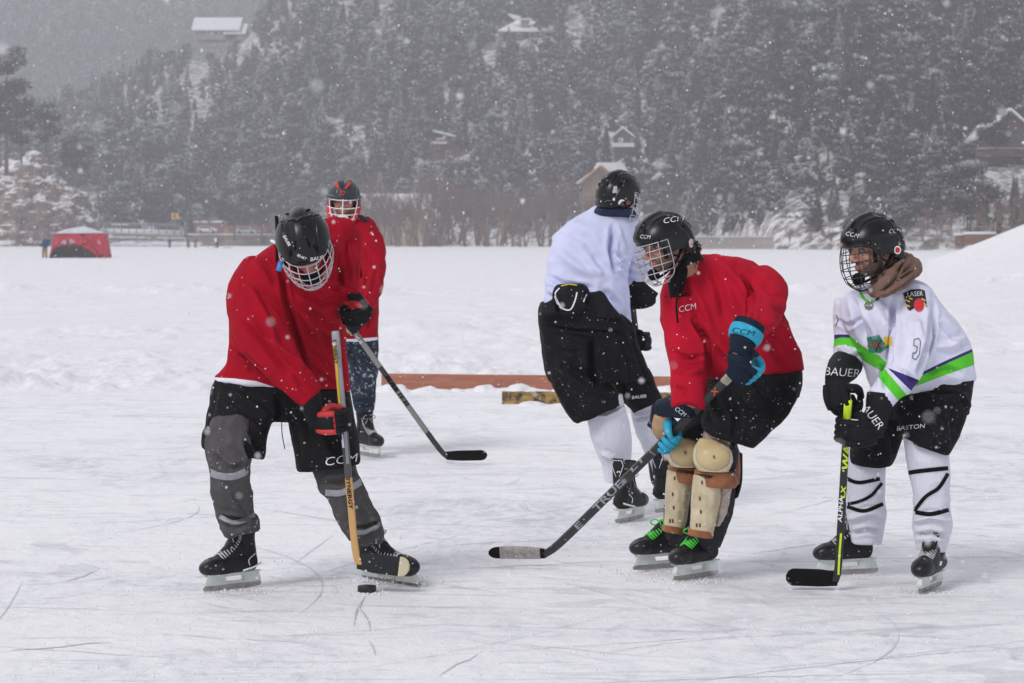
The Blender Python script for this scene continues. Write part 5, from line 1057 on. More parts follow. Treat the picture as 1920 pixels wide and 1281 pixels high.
# stick
s1, sh_, bl_, f1, b1 = stick('wooden hockey stick with black taped blade held by the bent over red player', P(629, 626, 9.97), P(669, 1066, 10.04), P(765, 1080, 10.02),   .029, .022, [(0.0, .30, (.22, .23, .25)), (.36, .40, (.4, .4, .4)), (.60, 2, (.58, .33, .12))], (.06, .06, .065), mk('blade_tape_black', (.012, .014, .018), .8, .2, 80), .082, tape=(.80, 1.0, mk('pale_blade', (.60, .55, .36), .7, .1)), rad=.06, grip_m=mk('grey_print', (.28, .30, .32), .4, .1))
band_on([(627, 640), (631, 700), (636, 757)], 6, f1, mk('yellow_print', (.72, .45, .02), .5, .1), sh_, 'yellow_stripe'); band_on([(637, 690), (645, 780), (652, 870)], 6, f1, mk('grey_print', (.28, .30, .32), .4, .1), sh_, 'grey_stripe')
band_on([(639, 815), (642, 840)], 8, f1, M_white, sh_, 'white_stripe'); text_on('SYNERGY', 655, 925, 8, f1, M_mat, sh_, -84, 60, .1); text_on('SYNERGY', 629, 660, 6, f1, M_mat, sh_, -86, 46, .1)
gl, gb = glove(p1, P(638, 788, 9.93), P(629, 600, 9.95)-P(669, 1066, 10.04), (-.55, -.85, 0), P(576, 736, 9.9), M_gblk, M_gblk, M_gblk, tint=M_rglove, rolls_m=M_rglove, cuff_r=.056)
g2_, gb2 = glove(p1, P(655, 590, 10.06), (-.15, -.45, .9), (.5, -.8, -.2), P(652, 540, 10.08), M_gblk, M_gblk, M_gblk, tint=M_rglove, cuff_r=.046, k=.8)
finish_body(p1, skin_mat('skin_player', (.48, .24, .17), .5, (.03, .02, .015)))

# ================================================================ PLAYER 2: red jersey standing behind
p2 = Fig('person in red jersey and dark jeans standing upright behind, black and red helmet', P(665, 855, 16.3))
T2 = [(625, 414, 690, 408, 16.35, .10), (606, 428, 704, 424, 16.35, .14), (598, 460, 712, 452, 16.35, .16), (602, 520, 708, 520, 16.35, .16), (606, 580, 708, 580, 16.35, .15), (608, 610, 709, 608, 16.35, .155), (608, 640, 709, 637, 16.35, .16)]; R2 = [(692, 450, 16.3, 27), (700, 490, 16.2, 23), (697, 535, 16.1, 22), (686, 572, 15.98, 17), (677, 592, 15.93, 13)]; Q2 = [(612, 450, 16.3, 26), (606, 500, 16.2, 23), (612, 550, 16.1, 20), (632, 585, 16.0, 13)]
g = G(); loft(g, T2); limb(g, R2); limb(g, Q2)
j2 = garment(p2, 'jersey', g, hem_mat('red_jersey_far_hem', (.355, .003, .016), pos=-3.0), .009, 2, [([(685, 470), (683, 520), (672, 575)], 4, -5), ([(700, 500), (690, 550)], 4, 2), ([(700, 580), (690, 615)], 4, -2.5), ([(665, 600), (672, 630)], 3, 2), ([(645, 430), (650, 480)], 4, -2)], .006, (7, 7, 4), 13, attrs=hem_attr([(600, 638), (660, 639), (712, 635)]))
loft(p2.body, T2, sc=.68); limb(p2.body, R2, sc=.52); limb(p2.body, Q2, sc=.52)
M_jean = mk('dark_jeans', (.010, .020, .040), .85, .3, 10, 300, .3, .003, snow=.55, snow_s=34)
Lg = [(678, 625, 16.4, 31), (679, 680, 16.35, 30), (681, 725, 16.3, 25), (683, 770, 16.32, 18)]; Lh = [(632, 630, 16.45, 29), (626, 690, 16.5, 26), (622, 740, 16.6, 22), (618, 780, 16.7, 17)]
g = G(); limb(g, Lg); limb(g, Lh); loft(g, [(608, 620, 708, 620, 16.38, .14), (610, 650, 708, 650, 16.4, .14), (615, 670, 706, 670, 16.4, .12)]); j = garment(p2, 'jeans', g, M_jean, .009, 2, [([(655, 655), (670, 690), (675, 720)], 4, -2.5), ([(660, 745), (690, 740)], 4, 2.5), ([(665, 765), (700, 758)], 3, -2)], .008, (8, 8, 5), 14)
limb(p2.body, Lg, sc=.66); limb(p2.body, Lh, sc=.66)
skate(p2, P(690, 855, 16.36), -90+32, 0, 0, scale=1.08); skate(p2, P(620, 846, 16.75), -90-25, 0, 0)
head_geo(p2, P(645, 376, 16.28), frame((.02, -1, -.10), (.03, -.1, 1)), 1.0, P(652, 415, 16.35)); M_lac = mk('navy_black_shell', (.016, .022, .03), .4, .2, 30, coat=.2)
helmet(p2, M_lac, M_white, 'lacrosse', vents=True, wire=.0034)
for poly in ([(626, 346), (633, 341), (638, 358)], [(646, 357), (652, 341), (660, 343)]): poly_on(poly, [p2.hb], M_rglove, p2.helmet, 'red_panel', .005)
poly_on([(637, 359), (648, 359), (643, 368)], [p2.hb], M_rglove, p2.helmet, 'red_badge', .005); poly_on([(640, 360.5), (645, 360.5), (642.5, 364.5)], [p2.hb], M_mat, p2.helmet, 'badge_centre', .008)
g = G(); tube(g, [P(662, 404, 16.25), P(678, 408, 16.22), P(690, 416, 16.25)], [.01, .016, .01], 8, 0, 3, .5); build('collar', g, mk('navy_cloth_collar', (.01, .015, .03), .8, .2), j2)
s2, sh_, bl_, f2, b2 = stick('long grey and black hockey stick reaching diagonally down right from the standing red player', P(643, 592, 15.95), P(838, 862, 15.85), P(912, 862, 15.75), .034, .022, [(.05, .42, (.20, .20, .19)), (.62, .95, (.17, .18, .16))], (.02, .02, .02), M_mat, .070, rad=.07)
text_on('NEXUS', 669, 632, 6, f2, M_white, sh_, -54, 30, .2); text_on('BAUER', 745, 735, 11, f2, M_mat, sh_, -54, 72, .1)
glove(p2, P(660, 614, 15.93), (-.66, 0, .75), (-.2, -1, .1), P(677, 592, 15.93), M_gblk, M_tanp, M_gblk, cuff_r=.046, k=.95); glove(p2, P(647, 597, 15.95), (-.66, 0, .75), (-.2, 1, .1), P(632, 585, 16.0), M_gblk, M_gblk, M_gblk, cuff_r=.04, k=.8)
finish_body(p2, skin_mat('skin_standing', (.50, .27, .20), 1.0, (.20, .08, .035)), .008)
# ================================================================ PLAYER 3: white jersey seen from behind
p3 = Fig('person in pale white jersey and black shorts turned away from the camera', P(1180, 980, 12.8))
T3 = [(1124, 380, 1176, 384, 12.93, .075), (1108, 392, 1188, 393, 12.95, .10), (1078, 408, 1196, 406, 12.95, .125), (1052, 430, 1196, 425, 12.93, .16), (1032, 465, 1190, 462, 12.9, .18), (1025, 510, 1180, 512, 12.86, .19), (1018, 550, 1180, 556, 12.82, .19), (1014, 590, 1183, 606, 12.8, .18)]
A3 = [(1168, 428, 12.95, 32), (1187, 462, 13.0, 33), (1194, 496, 13.05, 28), (1190, 522, 13.05, 21), (1190, 534, 13.05, 18)]; B3 = [(1060, 445, 12.98, 30), (1075, 500, 13.1, 26), (1120, 570, 13.2, 20), (1165, 622, 13.15, 15)]
g = G(); loft(g, T3); limb(g, A3); limb(g, B3, sc=.9)
j3 = garment(p3, 'jersey', g, M_wj, .0065, 3, [([(1150, 425), (1145, 470), (1155, 510)], 5, -6), ([(1160, 430), (1170, 470)], 5, 2), ([(1030, 520), (1060, 535), (1110, 540)], 5, -4), ([(1028, 545), (1060, 560)], 4, 3), ([(1130, 540), (1160, 575), (1178, 600)], 6, -4), ([(1060, 430), (1100, 450), (1130, 500)], 9, -2.5), ([(1045, 470), (1080, 500), (1120, 520)], 9, 3), ([(1150, 470), (1170, 490), (1198, 500)], 4, -3), ([(1155, 505), (1180, 515), (1196, 520)], 4, 2.5), ([(1140, 560), (1165, 590)], 5, 3), ([(1100, 480), (1130, 520)], 7, 3)], .006, (6, 6, 5), 23); loft(p3.body, T3, sc=.68); limb(p3.body, A3, sc=.52); limb(p3.body, B3, sc=.52)
S3 = [(1013, 568, 1130, 566, 12.74, .19), (1011, 590, 1183, 606, 12.76, .20), (1014, 630, 1196, 640, 12.78, .20), (1020, 680, 1212, 688, 12.78, .19), (1030, 715, 1222, 712, 12.78, .17)]
L3a = [(1022, 690, 1130, 700, 12.76, .15), (1040, 730, 1150, 728, 12.72, .15), (1060, 765, 1160, 748, 12.7, .14), (1077, 791, 1166, 757, 12.7, .135)]; L3b = [(1120, 690, 1215, 690, 12.86, .14), (1150, 730, 1230, 722, 12.9, .14), (1182, 766, 1240, 742, 12.92, .13), (1188, 774, 1241, 748, 12.92, .125)]
g = G(); loft(g, S3); loft(g, L3a); loft(g, L3b); sh3 = garment(p3, 'shorts', g, M_blk, .007, 3, [([(1020, 610), (1080, 620), (1170, 625)], 3, -3), ([(1050, 640), (1090, 650), (1100, 700)], 8, 4), ([(1110, 640), (1108, 690), (1120, 730)], 5, -6), ([(1150, 640), (1165, 690), (1170, 720)], 8, 4), ([(1180, 620), (1205, 690), (1225, 735)], 4, -2.5), ([(1060, 700), (1100, 730), (1150, 745)], 6, 3), ([(1035, 700), (1050, 740), (1070, 780)], 5, 2), ([(1165, 720), (1172, 745)], 5, -4)], .006, (6, 6, 5), 24); ss3 = [p3.surf[-1]]
loft(p3.body, S3[1:], sc=.68); loft(p3.body, L3a, sc=.68); loft(p3.body, L3b, sc=.68)
# waist pad of the hockey shorts
g = G(); loft(g, [(1046, 536, 1094, 534, 12.60, .05), (1036, 552, 1106, 550, 12.60, .06), (1044, 574, 1100, 574, 12.58, .06), (1058, 590, 1086, 590, 12.58, .05)]); loft(g, [(1014, 572, 1060, 552, 12.64, .05), (1012, 592, 1066, 586, 12.62, .06)]); loft(g, [(1084, 550, 1126, 547, 12.66, .05), (1084, 570, 1146, 568, 12.63, .05), (1080, 592, 1172, 600, 12.62, .06)]); wp = garment(p3, 'waist_pad', g, M_gblk, .006, 3, [([(1098, 548), (1104, 580)], 3, -5), ([(1042, 556), (1048, 585)], 3, -5)], .004, (9, 9, 9), 25); wb = [p3.surf[-1]]
band_on([(1040, 556), (1047, 572), (1058, 580), (1070, 580), (1078, 564), (1082, 548)], 2.6, wb, M_white, wp, 'white_piping'); band_on([(1049, 540), (1041, 552), (1050, 574)], 2.2, wb, M_white, wp, 'white_piping'); band_on([(1100, 552), (1094, 566)], 2.2, wb, M_white, wp, 'white_piping'); band_on([(1052, 536), (1068, 533), (1082, 535)], 2.2, wb, mk('yellow_print2', (.6, .5, .05), .6, .1), wp, 'yellow_piping')
text_on('BAUER', 1199, 744, 6, ss3, M_white, sh3, 6, 28, .2)
K3a = [(1132, 745, 12.72, 34), (1140, 790, 12.72, 37), (1148, 830, 12.74, 36), (1155, 865, 12.76, 28), (1158, 900, 12.78, 25)]; K3b = [(1205, 745, 12.94, 27), (1215, 790, 12.96, 27), (1228, 830, 13.0, 26), (1240, 862, 13.0, 22), (1245, 895, 13.0, 20)]
g = G(); limb(g, K3a); limb(g, K3b); sk3 = garment(p3, 'socks', g, M_sock, .006, 3, [([(1104, 772), (1135, 775), (1172, 758)], 3, -3.5), ([(1190, 786), (1215, 784), (1240, 764)], 3, -3.5), ([(1130, 850), (1150, 860)], 4, 2)], .003, (8, 8, 5), 26); limb(p3.body, K3a, sc=.66); limb(p3.body, K3b, sc=.66)
bs, Tb = skate(p3, P(1180, 977, 12.62), 58, 0, 0, accent='tendon', scale=1.0); skate(p3, P(1252, 958, 13.0), 60, 0, 0, accent='tendon')
text_on('CCM', 1154, 884, 5, p3.surf[-3:], M_white, bs, 0, 18, .1, lift=.012)
head_geo(p3, P(1159, 369, 12.85), frame((.72, .66, -.16), (.05, 0, 1)), .91, P(1150, 410, 12.95)); helmet(p3, M_blk2, M_wireg)
poly_on([(1148, 362), (1151, 349), (1157, 349), (1158, 362)], [p3.hb], mk('grey_print3', (.45, .45, .46), .5, .1), p3.helmet, 'grey_panel'); poly_on([(1166+7*math.cos(a), 381+7*math.sin(a)) for a in np.linspace(0, 6.28, 14)[:-1]], [p3.hb], M_white, p3.helmet, 'round_sticker'); poly_on([(1149, 371), (1153, 371), (1153, 376), (1149, 376)], [p3.hb], M_white, p3.helmet, 'small_sticker'); text_on('BAUER', 1195, 369, 4, [p3.hb], M_white, p3.helmet, -50, 12)
g = G(); loft(g, [(1122, 384, 1186, 390, 12.88, .10), (1114, 394, 1192, 398, 12.88, .115), (1108, 406, 1198, 408, 12.92, .11)]); build('collar', g, mk('navy_collar', (.01, .02, .06), .8, .2), j3)
s3, sh_, bl_, f3, b3 = stick('black hockey stick mostly hidden behind the legs of the player turned away', P(1183, 545, 13.05), P(1226, 915, 13.5), P(1300, 920, 13.6), .03, .02, [(.3, .34, (.3, .5, .03))], (.02, .022, .02), M_mat, .07)
glove(p3, P(1189, 560, 13.07), (-.12, -.1, 1), (.35, -.95, 0), P(1190, 534, 13.05), M_gblk, M_gblk, M_gblk, cuff_r=.052, k=1.05); glove(p3, P(1196, 640, 13.15), (-.1, -.1, 1), (.9, -.45, 0), P(1165, 622, 13.15), M_gblk, M_gblk, M_gblk, cuff_r=.045, k=1.0)
finish_body(p3, skin_mat('skin_turned', (.48, .26, .19), .4, (.05, .03, .02)), .007)

# ================================================================ PLAYER 4: red jersey, crouching, leg pads
p4 = Fig('person in bright red jersey with cream leg pads crouching with the stick stretched out', P(1300, 1085, 10.45))
T4 = [(1262, 500, 1316, 478, 10.5, .08), (1246, 525, 1372, 482, 10.5, .13), (1236, 560, 1425, 500, 10.5, .16), (1240, 610, 1452, 540, 10.5, .175), (1258, 655, 1474, 600, 10.5, .18), (1285, 695, 1496, 650, 10.52, .18), (1330, 716, 1506, 692, 10.54, .175)]
A4 = [(1420, 528, 10.46, 36), (1440, 550, 10.38, 38), (1436, 582, 10.28, 34), (1424, 604, 10.16, 27), (1412, 620, 10.09, 22)]; B4 = [(1276, 560, 10.4, 36), (1282, 620, 10.38, 38), (1288, 680, 10.34, 36), (1290, 725, 10.28, 34), (1290, 765, 10.24, 31)]
g = G(); loft(g, T4); limb(g, A4); limb(g, B4)
j4 = garment(p4, 'jersey', g, M_red2, .006, 3, [([(1395, 520), (1412, 560), (1405, 610), (1400, 640)], 5, -6), ([(1330, 490), (1350, 540), (1360, 600)], 9, -3.5), ([(1290, 520), (1320, 580), (1340, 640)], 8, 3), ([(1360, 500), (1385, 530), (1400, 560)], 7, 3), ([(1300, 600), (1325, 640), (1330, 690)], 5, -5), ([(1440, 600), (1470, 620), (1495, 660)], 8, 3.5), ([(1450, 575), (1470, 590), (1480, 600)], 5, -4), ([(1440, 640), (1460, 670), (1480, 690)], 7, -3), ([(1262, 660), (1290, 672), (1318, 668)], 4, -3.5), ([(1265, 690), (1290, 700), (1315, 695)], 5, 2.5), ([(1262, 725), (1290, 735)], 4, -2.5), ([(1425, 530), (1450, 550), (1468, 560)], 5, -2.5), ([(1345, 640), (1370, 670), (1410, 690)], 7, 3), ([(1260, 540), (1275, 590)], 6, 3)], .0055, (7, 7, 5), 33); js4 = [p4.surf[-1]]
loft(p4.body, T4, sc=.68); limb(p4.body, A4, sc=.52); limb(p4.body, B4, sc=.52)
text_on('CCM', 1289, 577, 11, js4, M_white, j4, 12, 32, .2, -.008)
S4 = [(1325, 700, 1505, 694, 10.54, .18), (1322, 725, 1503, 720, 10.54, .18), (1320, 745, 1498, 745, 10.52, .17)]; L4a = [(1350, 705, 1505, 694, 10.5, .17), (1330, 745, 1497, 745, 10.44, .165), (1318, 785, 1460, 795, 10.36, .155), (1318, 806, 1412, 838, 10.3, .14)]; L4b = [(1318, 700, 1440, 705, 10.66, .16), (1296, 750, 1400, 760, 10.62, .15), (1275, 790, 1370, 805, 10.56, .14), (1262, 812, 1340, 832, 10.54, .13)]
g = G(); loft(g, S4); loft(g, L4a); loft(g, L4b); sh4 = garment(p4, 'shorts', g, M_blk, .007, 3, [([(1400, 720), (1430, 760), (1440, 800)], 8, 4), ([(1360, 730), (1380, 780), (1380, 820)], 7, -4), ([(1470, 710), (1480, 750)], 6, -3), ([(1330, 740), (1345, 790)], 6, 3)], .006, (6, 6, 5), 34); loft(p4.body, S4, sc=.68); loft(p4.body, L4a, sc=.68); loft(p4.body, L4b, sc=.68)
K4a = [(1352, 825, 10.3, 31), (1352, 870, 10.38, 31), (1350, 920, 10.42, 30), (1342, 970, 10.43, 26), (1334, 1002, 10.44, 24), (1330, 1022, 10.47, 21)]; K4b = [(1292, 825, 10.58, 30), (1292, 870, 10.62, 30), (1286, 920, 10.66, 30), (1278, 970, 10.68, 27), (1270, 992, 10.70, 24), (1264, 1010, 10.74, 20)]
M_sk4 = mk('black_sock', (.012, .013, .02), .85, .25, 12, 300, .4, .003, snow=.35, snow_s=70); g = G(); limb(g, K4a); limb(g, K4b); sk4 = garment(p4, 'socks', g, M_sk4, .006, 2, [], .005, (12, 12, 9), 35); limb(p4.body, K4a, sc=.66); limb(p4.body, K4b, sc=.66)
M_cream = mk('cream_plastic', (.60, .47, .24), .5, .14, 9, coat=.1, snow=.1); M_cream2 = mk('worn_pad_plastic', (.56, .47, .31), .6, .16, 14); M_leather = mk('brown_leather', (.27, .095, .035), .6, .3, 18); M_felt = mk('pinkish_felt', (.42, .32, .29), .9, .12, 18, 200, .5, .004); M_edge = mk('pad_edge', (.66, .60, .46), .6, .08)
def leg_pad(cx0, dy, Y, near):
    e = 1.0 if near else .88; X = lambda x: cx0+(x-1338)*e
    g = G(); loft(g, [(X(1300), 890+dy, X(1350 if near else 1362), 890+dy, Y-.10, .07), (X(1296), 930+dy, X(1351), 930+dy, Y-.09, .07), (X(1295), 970+dy, X(1344), 972+dy, Y-.08, .06), (X(1293), 1000+dy, X(1336), 1006+dy, Y-.07, .055)])
    v, f, nn = remesh(g, .004, 2); pp = proj(v); fx = (pp[:, 0]-X(1322)); rib = .0028*(np.cos(fx/7.5*math.pi)*.5+.5)*np.clip(np.sin((pp[:, 1]-dy-890)/19*math.pi)*2+1.3, 0, 1); v = v+nn*(rib*(nn[:, 1] < 0))[:, None]
    pad = build('leg_pad', (v, f), M_cream2, p4.t); sb = BVHTree.FromPolygons(v.tolist(), f.tolist())
    for (hx, hy) in ((1316, 905), (1312, 935), (1314, 960), (1312, 985), (1330, 905), (1306, 985)): band_on([(X(hx), hy+dy-3.5), (X(hx)+.5, hy+dy+3.5)], 3.4, [sb], mk('hole_dark', (.10, .05, .02), .8, .2), pad, 'slot', .0015)
    g = G(); loft(g, [(X(1312), 822+dy, X(1352), 822+dy, Y-.12, .05), (X(1301), 842+dy, X(1368), 838+dy, Y-.15, .08), (X(1300), 865+dy, X(1374), 862+dy, Y-.155, .085), (X(1308), 882+dy, X(1366), 884+dy, Y-.14, .07)], pw=2.6); v, f, nn = remesh(g, .0045, 3); kc = build('knee_cap', (v, f), M_cream, pad); kb = BVHTree.FromPolygons(v.tolist(), f.tolist())
    band_on([(X(1304), 835+dy), (X(1303), 862+dy), (X(1318), 880+dy), (X(1345), 885+dy), (X(1368), 872+dy), (X(1370), 848+dy), (X(1352), 834+dy)], 4.5, [kb], M_edge, kc, 'rim', .004)
    band_on([(X(1338), 854+dy), (X(1340), 860+dy)], 4, [kb], M_leather, kc, 'rivet', .004)
    g = G(); loft(g, [(X(1302), 880+dy, X(1378), 884+dy, Y-.085, .10), (X(1302), 897+dy, X(1384), 905+dy, Y-.085, .10), (X(1305), 908+dy, X(1378), 915+dy, Y-.08, .10)]); v, f, nn = remesh(g, .0045, 2); stp = build('leather_strap', (v, f), M_leather, pad); text_on('cooper', X(1320 if near else 1340), 894+dy, 8, [BVHTree.FromPolygons(v.tolist(), f.tolist())], M_mat, stp, -8, 34, .15)
    g = G(); loft(g, [(X(1290), 990+dy, X(1337), 995+dy, Y-.07, .066), (X(1290), 1003+dy, X(1337), 1009+dy, Y-.068, .064)]); v, f, nn = remesh(g, .004, 2); build('ankle_band', (v, f), M_leather, pad)
    g = G(); loft(g, [(X(1325), 796+dy, X(1366), 798+dy, Y-.05, .08), (X(1318), 815+dy, X(1376), 815+dy, Y-.06, .10), (X(1316), 838+dy, X(1374), 838+dy, Y-.04, .11)]); v, f, nn = remesh(g, .005, 3); v += nn*(fbm(v*25, 3, 2)*.004)[:, None]; build('felt_liner', (v, f), M_felt, pad)
    if near:
        g = G(); loft(g, [(X(1344), 905+dy, X(1372), 910+dy, Y-.03, .06), (X(1342), 950+dy, X(1364), 955+dy, Y-.02, .06), (X(1338), 985+dy, X(1350), 985+dy, Y-.02, .05)]); v, f, nn = remesh(g, .005, 2); v += nn*(fbm(v*60, 3, 2)*.005)[:, None]; build('fleece_wing', (v, f), mk('fleece', (.55, .48, .42), .95, .2, 60, 300, .8, .006), pad)
        g = G(); loft(g, [(X(1366), 832+dy, X(1386), 842+dy, Y+.02, .06), (X(1368), 870+dy, X(1388), 880+dy, Y+.02, .07), (X(1368), 905+dy, X(1386), 908+dy, Y+.02, .07)]); v, f, nn = remesh(g, .005, 2); build('side_strap', (v, f), M_leather, pad)
        g = G(); loft(g, [(X(1370), 842+dy, X(1392), 850+dy, Y+.06, .06), (X(1376), 900+dy, X(1391), 900+dy, Y+.06, .08), (X(1368), 935+dy, X(1384), 930+dy, Y+.06, .07)]); v, f, nn = remesh(g, .005, 2); build('calf_strap', (v, f), M_mat, pad)
leg_pad(1338, 0, 10.40, True); leg_pad(1284, -8, 10.63, False)
skate(p4, P(1306, 1084, 10.47), 180+46, 0, 0, lace=M_green, low=True); skate(p4, P(1242, 1066, 10.74), 180+30, 0, 0, lace=M_green, low=True)
head_geo(p4, P(1247, 460, 10.3), frame((-.88, -.36, -.30), (-.22, -.05, 1)), .93, P(1296, 505, 10.45)); helmet(p4, M_blk2, M_wireg)
text_on('CCM', 1263, 411, 10, [p4.hb], M_white, p4.helmet, 10, 38, .3, -.008); text_on('CCM', 1210, 444, 7, [p4.hb], M_white, p4.helmet, -3, 19, .2, -.008); poly_on([(1296+4.5*math.cos(a), 456+8.5*math.sin(a)) for a in np.linspace(0, 6.28, 16)[:-1]], [p4.hb], mk('pink_sticker', (.62, .42, .48), .6, .3, 150), p4.helmet, 'round_sticker')
g = G(); rh = random.Random(8)
sphere(g, P(1288, 474, 10.37), (.045, .06, .05))
for i in range(150):
    a = P(1288+rh.uniform(-12, 14), 464+rh.uniform(-10, 22), 10.36+rh.uniform(-.06, .06)); pt = [a]; d = Vector((rh.uniform(-.2, 1), rh.uniform(-.6, .3), rh.uniform(-1, .1))).normalized(); ph = rh.uniform(0, 6)
    for k in range(7): pt.append(pt[-1]+d*.006+Vector((.006*math.cos(k*1.6+ph), .006*math.sin(k*1.7+ph), .006*math.sin(k*1.5+2*ph))))
    tube(g, pt, [.003, .004, .004, .004, .0035, .003, .0025, .001], 5, 0, 2)
build('hair', g, M_hair, p4.t)
g = G(); loft(g, [(1270, 484, 1308, 466, 10.34, .075), (1264, 508, 1318, 484, 10.34, .085)]); loft(g, [(1258, 500, 1292, 490, 10.36, .05), (1252, 535, 1288, 520, 10.34, .06), (1258, 562, 1280, 545, 10.34, .04)]); v, f, nn = remesh(g, .005, 3); build('neck_warmer', (v, f), M_mat, p4.t)
g = G(); tube(g, [P(1272, 505, 10.26), P(1271, 545, 10.25), P(1268, 575, 10.25), P(1271, 606, 10.26)], .0045, 6, 0, 4, .5); tube(g, [P(1264, 552, 10.26), P(1276, 556, 10.25), P(1290, 549, 10.27)], .004, 6, 0, 3); build('collar_lace', g, M_mat, j4)
s4, sh_, bl_, f4, b4 = stick('long black hockey stick with pale taped blade stretched forward by the crouching red player', P(1385, 690, 10.10), P(1022, 1046, 10.86), P(918, 1040, 10.9), .036, .022, [(.60, .605, (.3, .3, .3))], (.022, .023, .025), M_mat, .066, tape=(.06, .80, mk('dirty_tape', (.36, .34, .32), .8, .35, 60)), rad=.09)
M_gp = mk('grey_letter', (.30, .33, .35), .4, .1); text_on('T', 1363, 712, 11, f4, M_gp, sh_, 44, 12, .0); text_on('X', 1340, 734, 10, f4, mk('orange_print', (.75, .12, .05), .5, .1), sh_, 44, 14, .2); text_on('TRUE', 1140, 930, 13, f4, M_gp, sh_, 46, 74, .0); text_on('LT', 1195, 868, 12, f4, M_gp, sh_, 46, 36, .2); text_on('E', 1085, 985, 11, f4, M_gp, sh_, 46, 14, .0)
ax4 = np.array(tuple(P(1385, 690, 10.10)-P(1022, 1046, 10.86)))
gA, bA = glove(p4, P(1406, 690, 10.09), ax4, (.15, -1, .1), P(1403, 616, 10.04), M_navy, M_cyan, M_navy, band=M_cyan, cuff_r=.072, k=1.1, clen=.7, thumb=True, tint=M_navy, skew=.05); text_on('CCM', 1394, 622, 10, bA, M_navy, gA, -10, 42, .2, -.008, lift=.004)
gB, bB = glove(p4, P(1250, 823, 10.36), ax4, (-.35, .8, -.2), P(1289, 758, 10.26), M_navy, M_cyan, M_navy, k=1.12, cuff_r=.058, tint=M_cyan, clen=.6, skew=.075); text_on('CCM', 1276, 772, 8, bB, M_white, gB, -36, 22, .2, -.008, lift=.004)
finish_body(p4, skin_mat('skin_crouching', (.50, .27, .19), .75, (.035, .02, .013)))

# ================================================================ PLAYER 5: white and green jersey on the right
p5 = Fig('person in white jersey with green bands and brown hood, rightmost skater', P(1660, 1095, 10.3))
T5 = [(1612, 538, 1700, 518, 10.32, .10), (1580, 558, 1738, 535, 10.32, .15), (1576, 590, 1768, 572, 10.32, .17), (1590, 625, 1800, 612, 10.33, .18), (1612, 668, 1822, 652, 10.34, .185), (1628, 705, 1826, 684, 10.35, .185), (1642, 742, 1827, 712, 10.36, .18)]
A5 = [(1708, 555, 10.26, 38), (1712, 600, 10.18, 37), (1706, 650, 10.1, 36), (1696, 695, 10.04, 33), (1670, 728, 10.0, 30), (1648, 752, 9.98, 27)]; B5 = [(1594, 566, 10.4, 28), (1590, 610, 10.42, 29), (1592, 648, 10.4, 29), (1588, 684, 10.34, 25)]
g = G(); loft(g, T5); limb(g, A5); limb(g, B5)
def jersey5_mat():
    m, nt, b = nodes_of('white_green_jersey'); c = ramp(nt, noise_n(nt, 8, 4), [(.3, (.66, .66, .80)), (.7, (.74, .74, .87))]); A_ = lambda n_: N(nt, 'ShaderNodeAttribute', _attribute_name=n_).outputs['Fac']
    c = mix_c(nt, math_n(nt, 'GREATER_THAN', A_('pu'), 0), c, (.035, .015, .16)); c = mix_c(nt, math_n(nt, 'GREATER_THAN', A_('gr'), 0), c, (.10, .60, .02)); L(nt, c, b.inputs['Base Color']); b.inputs['Roughness'].default_value = .8; bump(nt, b, noise_n(nt, 700, 2), .25, .0015); return m
def arm_t(v, spec):
    C = cr(np.array([list(P(*q[:3]))+[q[3]*q[2]/F] for q in spec]), 8); seg = np.linalg.norm(np.diff(C[:, :3], axis=0), axis=1); cum = np.r_[0, np.cumsum(seg)]; best = np.full(len(v), 9.); t = np.zeros(len(v)); e = np.zeros(len(v))
    for i in range(len(C)-1):
        a, b_ = C[i, :3], C[i+1, :3]; d = (b_-a)/seg[i]; s = np.clip((v-a)@d, 0, seg[i]); dist = np.linalg.norm(v-(a+s[:, None]*d), axis=1)/C[i, 3]; mm = dist < best; best[mm] = dist[mm]; t[mm] = cum[i]+s[mm]
    return t/cum[-1], best
def a5(v):
    pp = proj(v); cl = np.interp(pp[:, 0], [1590, 1625, 1648, 1690, 1720, 1770, 1828], [640, 668, 680, 716, 716, 694, 671]); hw = np.interp(pp[:, 0], [1600, 1650, 1700, 1730, 1828], [13, 13, 6, 8, 13]); gr = hw-np.abs(pp[:, 1]-cl); pu = 3.-np.abs(pp[:, 1]-(cl-hw-3)); pu = np.where(pp[:, 0] < 1715, -1, pu)
    gr = np.where((v[:, 1] > 10.5) & (gr > 0), gr, gr)
    t, d = arm_t(v, A5); on = (d < 1.22) & (v[:, 1] < 10.2); wv_ = t+.0*d
    x = pp[:, 0]; y = pp[:, 1]; g_a = 8.5-np.abs((x-1680)*.70-(y-728)*.70-0)  # placeholder along the cuff direction
    # slanted bands of the near sleeve measured along the forearm
    g_s = 9.5-np.abs((x-1677)*.76-(y-728)*.65); q_ = (x-1665)*.84+(y-691)*.54; p_s = np.clip(.5+q_*.20, .5, 12)-np.abs(-(x-1669)*.54+(y-693)*.84); gr = np.where(on & (y > 680), g_s, np.where(on, -1, gr)); pu = np.where(on & (y > 680), p_s, np.where(on, -1, pu))
    t2, d2 = arm_t(v, B5); on2 = (d2 < 1.2) & (pp[:, 0] < 1622) & (pp[:, 1] > 600) & ~on; gr = np.where(on2, (.085-np.abs(t2-.70-.002*(x-1590)))*100, gr); pu = np.where(on2, (.035-np.abs(t2-.58-.002*(x-1590)))*100, pu)
    nk = (np.hypot(x-1672, y-530) < 0); return {'gr': gr, 'pu': pu}
